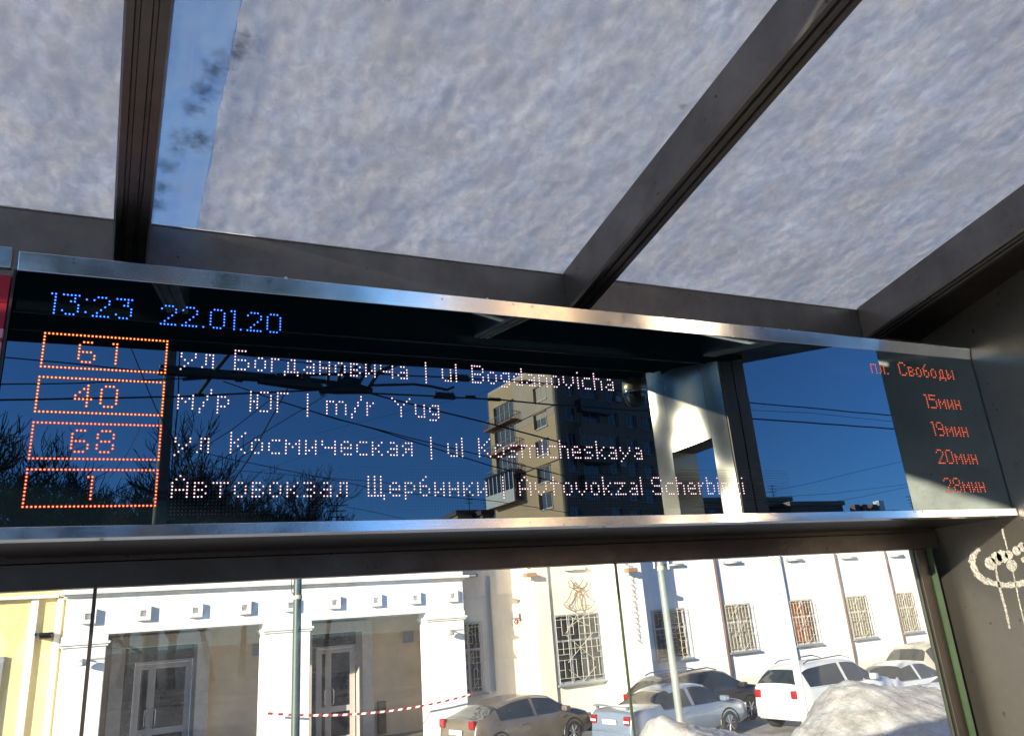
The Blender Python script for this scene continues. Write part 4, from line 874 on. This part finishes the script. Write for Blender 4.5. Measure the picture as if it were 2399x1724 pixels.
MB().hexa([(p1.x, p1.y, hT), (p3.x, p3.y, hT), (p2.x, p2.y, hT), (0, 0, hT), (p1.x, p1.y, hT+.3), (p3.x, p3.y, hT+.3), (p2.x, p2.y, hT+.3), (0, 0, hT+.3)]).build('roof', MT['steel_dark'], tw)
m = MB(); quadbox(m, p1-p3, Vector((0, -1, 0)), 0, 1, -1, hT, 0, .1); 
MB().hexa([(p1.x, p1.y, -1), (p3.x, p3.y, -1), (p3.x, p3.y-.3, -1), (p1.x, p1.y-.3, -1), (p1.x, p1.y, hT), (p3.x, p3.y, hT), (p3.x, p3.y-.3, hT), (p1.x, p1.y-.3, hT)]).build('rear_wall', DT, tw)
# grey render patches on the lit face
ta, tb = ltp(1205, 950)[0], ltp(1300, 950)[0]
for (a, b, z0, z1) in ((min(ta, tb)+.3, max(ta, tb), ltp(1250, 990)[1], hT-.2),):
    m = MB(); quadbox(m, dl_, nl, a, b, z0, z1, .002, .03); m.build('grey_render_patch', GT, tw)
def cableline(p, q):
    t0, z0 = ltp(*p); t1, z1 = ltp(*q); n0 = nl*.06; a = dl_*t0+n0; b = dl_*t1+n0
    MB().tube([(a.x, a.y, z0), (b.x, b.y, z1)], .05, 4).build('wall_cable', MT['black'], tw)
cableline((1217, 988), (1301, 948)); cableline((1225, 1109), (1311, 1075))
TW_F = pmat('pale_window_frame', (.6, .57, .5), .6); TGL = pmat('tower_glass', (.10, .10, .10), .15, var=.3, spec=.9)
def twin(face, px, py, w, h_, cell=2, dark=False):
    d, n_, fn = (dl_, nl, ltp) if face == 'l' else (dr_, nr_, rtp)
    t, z = fn(px, py)
    m = MB(); quadbox(m, d, n_, t-w/2, t+w/2, z-h_/2, z+h_/2, .003, .02); o = m.build('window', TGL if not dark else MT['dark_glass'], tw)
    m = MB(); e = .09
    quadbox(m, d, n_, t-w/2, t-w/2+e, z-h_/2, z+h_/2, .021, .06); quadbox(m, d, n_, t+w/2-e, t+w/2, z-h_/2, z+h_/2, .021, .06)
    quadbox(m, d, n_, t-w/2+e, t+w/2-e, z-h_/2, z-h_/2+e, .021, .06); quadbox(m, d, n_, t-w/2+e, t+w/2-e, z+h_/2-e, z+h_/2, .021, .06)
    for k in range(1, cell): x = t-w/2+w*k/cell; quadbox(m, d, n_, x-e/2, x+e/2, z-h_/2+e, z+h_/2-e, .021, .06)
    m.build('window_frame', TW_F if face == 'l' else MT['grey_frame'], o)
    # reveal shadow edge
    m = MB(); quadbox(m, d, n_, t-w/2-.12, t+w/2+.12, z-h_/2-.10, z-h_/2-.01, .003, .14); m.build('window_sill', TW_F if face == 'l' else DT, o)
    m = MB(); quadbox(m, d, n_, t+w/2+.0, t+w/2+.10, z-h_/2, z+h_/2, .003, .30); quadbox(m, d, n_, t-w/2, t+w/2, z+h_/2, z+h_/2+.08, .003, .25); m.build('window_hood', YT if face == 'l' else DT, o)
for px, py in ((1266, 922), (1268, 985), (1273, 1048), (1277, 1111), (1281, 1173)): twin('l', px, py, 2.3, 1.75)
bal = [(1184, 971), (1187, 1028), (1191, 1088), (1193, 1143)]
for px, py in bal: twin('l', px-1, py-4, 4.6, 2.3, 4)
RUST = pmat('rusty_balcony', (.28, .13, .08), .8)
for px, py in ((1181, 997), (1187, 1058), (1190, 1118), (1192, 1180)):
    t, z = ltp(px, py); m = MB(); quadbox(m, dl_, nl, t-3.4, t+3.4, z-.15, z+.05, .0, 1.1); o = m.build('balcony', RUST, tw)
    m = MB()
    for k in range(13): u = t-3.3+6.6*k/12; p = dl_*u+nl*1.05; m.tube([(p.x, p.y, z+.05), (p.x, p.y, z+1.05)], .035, 4, cap=False)
    for u in (t-3.3, t+3.3):
        for k in range(4): p = dl_*u+nl*(.05+k*.33); m.tube([(p.x, p.y, z+.05), (p.x, p.y, z+1.05)], .035, 4, cap=False)
        a = dl_*u; b = dl_*u+nl*1.05; m.tube([(a.x, a.y, z+1.05), (b.x, b.y, z+1.05)], .045, 4)
    a = dl_*(t-3.3)+nl*1.05; b = dl_*(t+3.3)+nl*1.05; m.tube([(a.x, a.y, z+1.05), (b.x, b.y, z+1.05)], .045, 4); m.build('balcony_railing', MT['grille'], o)
# glazed-in balcony near the bottom
t, z = ltp(1188, 1144); m = MB(); quadbox(m, dl_, nl, t-3.3, t+3.3, z-.55, z+1.6, .9, 1.1); quadbox(m, dl_, nl, t-3.4, t+3.4, z+1.6, z+1.8, 0, 1.3); quadbox(m, dl_, nl, t-3.35, t-3.2, z-.9, z+1.6, 0, 1.1); m.build('balcony_enclosure', MT['dark_glass'], tw)
m = MB(); quadbox(m, dl_, nl, t-3.4, t+3.4, z-2.1, z-.55, .9, 1.16)
for k in range(8): u = t-3.35+6.7*k/7; quadbox(m, dl_, nl, u-.07, u+.07, z-.55, z+1.6, 1.1, 1.16)
m.build('enclosure_panel', TW_F, tw)
# shaded face windows
for r_ in range(6):
    for cpx, cpy, w in ((1333, 912, 1.5), (1378, 918, 2.6), (1431, 926, 1.5), (1474, 932, 1.5), (1512, 938, 1.5)):
        if (cpx, r_) == (1378, 5): continue
        twin('r', cpx+r_*3.0, cpy+r_*58.5*(1 if cpx < 1400 else .96), w, 1.7, 2, dark=True)
for px, py in ((1381, 947), (1384, 998), (1388, 1062), (1391, 1120)):
    t, z = rtp(px, py); m = MB(); quadbox(m, dr_, nr_, t-2.4, t+2.4, z-1.3, z+.15, .05, 1.1); m.build('balcony', MT['steel_dark'] if py != 998 else DT, tw)
t, z = rtp(1385, 1030); m = MB(); quadbox(m, dr_, nr_, t-2.6, t+2.6, z-1.1, z+1.1, .05, 1.0); m.build('balcony_enclosure', pmat('curtained_glazing', (.22, .19, .17), .5, stretch=(1, 1, .1), scale=3, col2=(.05, .04, .04)), tw)
for px, py in ((1445, 935), (1456, 1090)):
    t, z = rtp(px, py); m = MB(); quadbox(m, dr_, nr_, t-.45, t+.45, z-.35, z+.35, .05, .4); m.build('air_conditioner', MT['grey_frame'], tw)
# ---- distant low blocks
def far_block(name, px0, px1, pytop, yv, mat, label, depth=12, roof=None):
    a = mir(px0, pytop, yv); b = mir(px1, pytop, yv); z = max(a.z, b.z)
    o = empty(name, (a.x, a.y, 0), label=label, cat='building', group='low buildings on the mirrored skyline')
    MB().box((0, -depth, -1), (b.x-a.x, 0, z-.6)).build('wall', mat, o)
    MB().box((-.3, -depth-.3, z-.6), (b.x-a.x+.3, .3, z)).build('roof', roof or MT['steel_dark'], o)
    n = int((b.x-a.x)/3)
    for k in range(n):
        for zz in (z-2.6, z-5.6):
            w_ = MB().box((1+k*3, .0, zz-.8), (2.3+k*3, .05, zz+.8)).build('window', MT['dark_glass'], o)
    return o, a, b, z
BRK = pmat('brown_brick', (.20, .12, .09), .85, var=.15, scale=1)
far_block('low_house', 1072, 1124, 1195, 95, pmat('ochre_wall', (.35, .24, .12), .8), 'ochre low house left of the mirrored tower, with a chimney block')
far_block('low_house', 1130, 1156, 1194, 92, BRK, 'small dark brown roof block touching the mirrored tower on its left')
far_block('low_house', 1640, 1850, 1166, 90, BRK, 'long brown brick block right of the mirrored tower, behind the pillar')
far_block('low_house', 1850, 1972, 1175, 86, BRK, 'lower brown brick block at the right end of the mirrored skyline')
o, a, b, z = far_block('low_house', 2030, 2100, 1196, 80, pmat('pale_wall', (.35, .32, .3), .8), 'pale flat roofed house with chimneys at the far right of the mirror')
for px in (2036, 2054, 2078, 2094):
    p = mir(px, 1186, 80); q = MB().box((p.x-a.x-.5, -3, z-.5), (p.x-a.x+.5, -2, z+1.2+.5*(px == 2094))).build('chimney', MT['white_pole'] if px == 2094 else BRK, o)
def antenna(px, py0, py1, yv, label):
    p = mir(px, py0, yv); q = mir(px, py1, yv); o = empty('roof_antenna', (p.x, p.y, q.z-.5), label=label, cat='antenna', group='television antennas on the mirrored roofs')
    h_ = p.z-q.z+.5; MB().tube([(0, 0, 0), (0, 0, h_)], .06, 4).build('mast', MT['wire'], o)
    m = MB()
    for k in range(4): m.tube([(-.9+.15*k, 0, h_-.2-.45*k), (.9-.15*k, 0, h_-.2-.45*k)], .04, 4)
    m.build('crossbar', MT['wire'], o)
antenna(1098, 1150, 1190, 95, 'thin antenna above the ochre low house'); antenna(1143, 1166, 1190, 92, 'thin antenna just left of the mirrored tower'); antenna(1809, 1135, 1168, 90, 'antenna on the brown block left of the open sky'); antenna(2130, 1160, 1192, 80, 'antenna right of the chimneys'); antenna(789, 1178, 1222, 60, 'thin mast between bare shrubs, mirrored low in the board')

# ---- bare trees
def tree(x, y, base, H, seed, label, spread=.55, den=1.0, mat='bark', name='bare_tree'):
    rnd = random.Random(seed); tr = MB(); br = MB()
    def grow(p, d, L, r, lev):
        n = 4; pts = [p]; q = p.copy(); dd = d.copy()
        for k in range(n):
            dd = (dd+Vector((rnd.gauss(0, .13), rnd.gauss(0, .13), rnd.uniform(0, .10)))).normalized(); q = q+dd*L/n; pts.append(q.copy())
        rs = [r*(1-.5*k/n) for k in range(n+1)]
        (tr if lev == 0 else br).tube(pts, rs, 6 if lev < 2 else 3, cap=False)
        if lev >= 5: return
        nb = {0: 6, 1: 5, 2: 5, 3: 4, 4: 3}[lev]; nb = max(2, int(nb*den+.5))
        for k in range(nb):
            t = rnd.uniform(.35, 1) if k else 1; i = min(n-1, int(t*n)); pp = pts[i].lerp(pts[i+1], t*n-i) if t < 1 else pts[-1]
            ax = Vector((rnd.gauss(0, 1), rnd.gauss(0, 1), rnd.gauss(0, .35))).normalized()
            nd = (dd*(1-spread*.5)+ax*spread*(.35 if k == 0 else 1)).normalized()
            nd.z = max(nd.z, -.15); grow(pp, nd, L*rnd.uniform(.52, .78), max(.024, r*.5), lev+1)
    grow(Vector((0, 0, 0)), Vector((rnd.gauss(0, .05), 0, 1)).normalized(), H*.36, H*.018, 0)
    o = empty(name, (x, y, base), label=label, cat='tree', group='bare trees mirrored at the left of the board')
    tr.build('trunk', MT[mat], o); br.build('crown', MT[mat], o)
    return o
TL = [(-8, 700, 34, 'tallest bare tree, blurred dark at the far left edge of the mirror', 1.2), (70, 960, 38, 'dark bare tree behind the left side of route box 68', 1.1), (135, 1085, 42, 'small bushy tree inside the left of the lowest route box', 1), (207, 1035, 36, 'slim bare tree with a forked trunk behind route number 1', .9),
      (265, 1095, 44, 'low bare tree right of the forked trunk', 1), (322, 1075, 46, 'bare shrub left of the concrete pole', 1.0), (440, 985, 40, 'broad dark tree just right of the concrete pole', 1.3), (520, 1120, 44, 'tangled shrub right of the broad dark tree', 1.0), (585, 1105, 46, 'round bushy tree under the word Avtovokzal in Cyrillic', 1.0),
      (650, 1055, 48, 'tall fan shaped bare tree in the middle of the tree row', 1.1), (700, 1110, 48, 'last full bare tree before the open sky', 1.0), (768, 1165, 50, 'smallest bare shrub at the right end of the tree row', .8), (165, 1150, 36, 'low shrub at the foot of the forked trunk', 1.0), (395, 1120, 42, 'low dark thicket at the foot of the concrete pole', 1.2)]
for i, (px, py, yv, lab, dn) in enumerate(TL):
    p = mir(px, py, yv); tree(p.x, p.y, -.1, p.z+.1, 20+i, lab, den=dn)

# ---- concrete pole and overhead wires
yp_ = 20.0; a = mir(399, 800, yp_); po = empty('concrete_pole', (a.x+.04, a.y, -.1), label='round concrete pole mirrored right of the route number boxes', cat='pole')
MB().lathe([(.18, 0), (.125, 9.5), (0, 9.55)], (0, 0, 0), 14).build('shaft', MT['concrete_pole'], po, smooth=True)
for z_ in (4.35, 5.2, 5.35, 3.7): MB().lathe([(.17, z_-.04), (.17, z_+.04)], (0, 0, 0), 12).build('clamp', MT['black'], po)
MB().tube([(.20, .03, 9), (.24, .03, 7.5), (.19, .03, 6), (.25, .03, 5.0), (.21, .03, 4.2), (.26, .03, 3.5)], .015, 4).build('cable', MT['wire'], po)
MB().box((-.35, -.08, 5.32), (-.15, .08, 5.40)).build('bracket', MT['black'], po)
MB().box((.14, -.06, 4.72), (.34, .06, 5.15)).build('fitting', MT['black'], po)
def wire(pts, label, r=.016, name='overhead_wire', sag=0, yv=13.0, plane=None):
    W_ = [mir(p[0], p[1], (p[2] if len(p) > 2 else yv)) for p in pts]
    o = MB(); c_ = W_[0]; o.tube([w-c_ for w in W_], r, 5)
    b = o.build(name, MT['wire'], label=label, cat='wire', group='overhead wires mirrored in the board'); b.location = c_; return b
wl = [
 ([(-60, 832), (150, 850), (307, 866), (470, 880)], 'wire crossing the first route box in the mirror', .012, 13),
 ([(-60, 901), (180, 897), (390, 888), (560, 880)], 'wire running level between route boxes 61 and 40', .012, 13),
 ([(-60, 937), (416, 929), (576, 921), (760, 914)], 'wire running level through route box 40', .017, 13),
 ([(300, 800), (367, 959), (400, 1020), (415, 1070)], 'wire slanting down through route boxes 40 and 68', .014, 19),
 ([(300, 812), (545, 830), (773, 857), (860, 868)], 'upper wire just under the canopy edge, above the Bogdanovicha row', .012, 13),
 ([(881, 876), (1047, 884), (1244, 895), (1340, 905), (1560, 925), (1764, 944), (2098, 974), (2300, 990)], 'upper trolley wire running right past the tower top', .016, 13),
 ([(865, 921), (1019, 928), (1174, 936), (1300, 949), (1519, 962), (1764, 981), (2098, 1005), (2300, 1020)], 'lower trolley wire running right across the tower', .018, 13),
 ([(1700, 958), (1900, 968), (2098, 988), (2250, 998)], 'thin wire between the two trolley wires in the open sky', .006, 13),
 ([(870, 903), (969, 900), (1010, 905), (1047, 913), (1063, 906)], 'short bent guide rod right of the wire crossing', .028, 13),
 ([(865, 921), (1000, 956), (1150, 993), (1311, 1035), (1330, 1040)], 'wire falling right from the crossing across the tower balconies', .018, 14),
 ([(523, 893), (653, 939), (791, 982), (950, 1023), (1150, 1072), (1325, 1115)], 'upper of two parallel wires sagging right across the sky', .014, 17),
 ([(653, 939), (760, 972), (879, 1006), (1000, 1044), (1150, 1092), (1330, 1135)], 'lower of two parallel wires sagging right across the sky', .016, 17),
 ([(674, 910), (620, 1008), (583, 1073), (533, 1147)], 'thick wire slanting down left behind the word Kosmicheskaya', .018, 16),
 ([(660, 914), (544, 1006), (470, 1052), (405, 1085)], 'thin wire slanting down left to the concrete pole', .011, 18),
 ([(765, 925), (640, 1000), (523, 1073), (430, 1130), (280, 1200)], 'long thin wire slanting down left across the lowest text row', .011, 19),
 ([(415, 1045), (530, 1072), (738, 1115), (900, 1150), (1150, 1172), (1330, 1200)], 'sagging wire starting at the pole and passing low over the trees', .011, 20),
 ([(405, 1088), (632, 1108), (900, 1130), (1100, 1160)], 'thinnest wire over the trees, starting at the pole clamp', .008, 20),
 ([(700, 1170), (890, 1202), (950, 1215)], 'low wire above the shrubs at the mirror bottom', .010, 30),
 ([(330, 1000), (300, 1060), (255, 1120)], 'short slanting wire inside route box 68', .010, 22),
 ([(1750, 1163), (1900, 1131), (2116, 1080), (2250, 1045)], 'wire rising right in the open sky patch', .010, 30),
 ([(1760, 1168), (1960, 1155), (2130, 1134), (2250, 1120)], 'nearly level wire low in the open sky patch', .010, 30),
 ([(1900, 1183), (2020, 1164), (2132, 1139), (2250, 1112)], 'lowest rising wire in the open sky patch', .010, 30),
 ([(740, 1015), (900, 975), (1150, 915)], 'faint wire rising right between the first two text rows', .005, 26),
 ([(480, 1160), (680, 1078), (900, 1020)], 'faint wire rising right behind the third text row', .004, 30),
]
for pts, lab, r, yv in wl: wire(pts, lab, r*.9, yv=yv)
def block(px0, py0, px1, py1, lab, yv=13, th=.06, name='wire_insulator', teeth=0):
    a = mir(px0, py0, yv); b = mir(px1, py1, yv); o = empty(name, (a.x, a.y, min(a.z, b.z)), label=lab, cat='insulator', group='insulators on the mirrored trolley wires')
    w_, h_ = b.x-a.x, abs(a.z-b.z); sl_ = .55
    zoff = (mir(px1, (py0+py1)/2, yv).z-mir(px0, (py0+py1)/2, yv).z)
    MB().hexa([(0, -th, 0), (w_, -th, 0), (w_, th, 0), (0, th, 0), (w_*.08, -th, h_), (w_*.9, -th, h_), (w_*.9, th, h_), (w_*.08, th, h_)]).build('body', MT['wire'], o)
    if teeth:
        m = MB()
        for k in range(teeth): x = w_*(.12+.76*k/(teeth-1)); m.tube([(x, 0, h_), (x, 0, h_+.035)], .013, 4)
        m.build('bolts', MT['wire'], o)
block(1047, 878, 1100, 892, 'upper insulator left of the tower top', teeth=5); block(1015, 920, 1066, 934, 'lower insulator with bolts, at the end of the second row', teeth=5)
block(1087, 927, 1113, 932, 'small clamp right of the lower insulator'); block(1217, 893, 1245, 898, 'small bolted clamp before the tower gable', teeth=7); block(1143, 934, 1175, 938, 'small bolted clamp at the tower left corner', teeth=7)
# wire crossing assembly
cz = mir(800, 905, 13); wc = empty('wire_crossing', cz, label='heavy black trolley wire crossing with beams hung above the second text row', cat='wire crossing')
def WC(name, pts, r, n=6): MB().tube([mir(px, py, yv)-cz for px, py, yv in pts], r, n).build(name, MT['wire'], wc)
WC('switch_beam', [(371, 871, 12.6), (480, 878, 12.7), (604, 888, 12.8)], [.05, .065, .05])
WC('switch_beam', [(375, 858, 12.8), (520, 872, 13), (700, 888, 13.2), (800, 900, 13.1)], [.03, .045, .05, .04])
WC('switch_beam', [(604, 893, 12.8), (700, 902, 12.9), (752, 908, 13)], [.05, .09, .06])
WC('switch_beam', [(428, 888, 13.2), (520, 882, 13.1), (640, 880, 13), (760, 878, 13), (900, 874, 13)], [.03, .03, .03, .028, .03])
WC('junction_body', [(745, 915, 13), (790, 912, 13), (830, 910, 13), (872, 916, 13)], [.05, .10, .11, .06], 8)
WC('junction_body', [(790, 905, 13.05), (815, 893, 13.05), (840, 895, 13.05)], [.10, .09, .07], 8)
for a_, b_ in (((766, 912), (768, 862)), ((790, 900), (802, 858)), ((800, 895), (835, 858)), ((865, 908), (895, 862)), ((840, 900), (868, 852)), ((893, 868), (940, 850)), ((868, 868), (850, 850)), ((600, 884), (660, 878)), ((752, 925), (770, 912))):
    WC('strut', [(a_[0], a_[1], 13), (b_[0], b_[1], 13.1)], .035)
for px, py in ((448, 878), (560, 885), (655, 884), (720, 894), (716, 884)): WC('clamp', [(px-9, py, 12.95), (px+9, py+1, 12.95)], .075)
BRN = pmat('weathered_wood', (.06, .045, .035), .8)
MB().tube([mir(544, 822, 12.4)-cz, mir(505, 868, 12.7)-cz, mir(463, 924, 13.2)-cz], [.030, .032, .030], 8).build('brace', BRN, wc)
WC('clamp', [(455, 925, 13.2), (478, 925, 13.2)], .03)
# ---- red articulated bus across the road (seen only as a reflection in the lower glass)
bs = empty('red_bus', (11.8, -26.5, -.1), label='red city bus standing across the road, faintly mirrored in the lower glass', cat='bus')
RB = pmat('bus_red', (.55, .04, .03), .3, coat=.4)
MB().box((0, -2.5, .35), (12, 0, 1.15)).build('lower_body', RB, bs, bevel=.05)
MB().box((0.1, -2.45, 1.152), (11.9, -.05, 2.1)).build('window_band', MT['dark_glass'], bs)
MB().box((0, -2.5, 2.102), (12, 0, 2.95)).build('upper_body', RB, bs, bevel=.08)
for k in range(9): MB().box((.1+k*1.45, -.05, 1.152), (.2+k*1.45, -.0, 2.1)).build('window_pillar', MT['black'], bs)
for k in range(8): MB().box((.35+k*1.45, -.045, 1.3), (1.4+k*1.45, -.02, 2.0)).build('window', CGL, bs)
for x in (2.2, 9.6):
    mm = MB().lathe([(0, .02), (.25, .02), (.48, .0), (.5, .05), (.5, .3), (0, .3)], (0, 0, 0), 20); mm.v = [(x+a, .03-c, .5+b) for a, b, c in mm.v]; mm.build('wheel', MT['rubber'], bs, smooth=True)
for x in (5.3,): MB().box((x, .001, .40), (x+1.2, .03, 2.15)).build('door', MT['dark_glass'], bs)
# ---- panels of the wider street behind, for the strips and metal to mirror
print('done', len(bpy.data.objects))
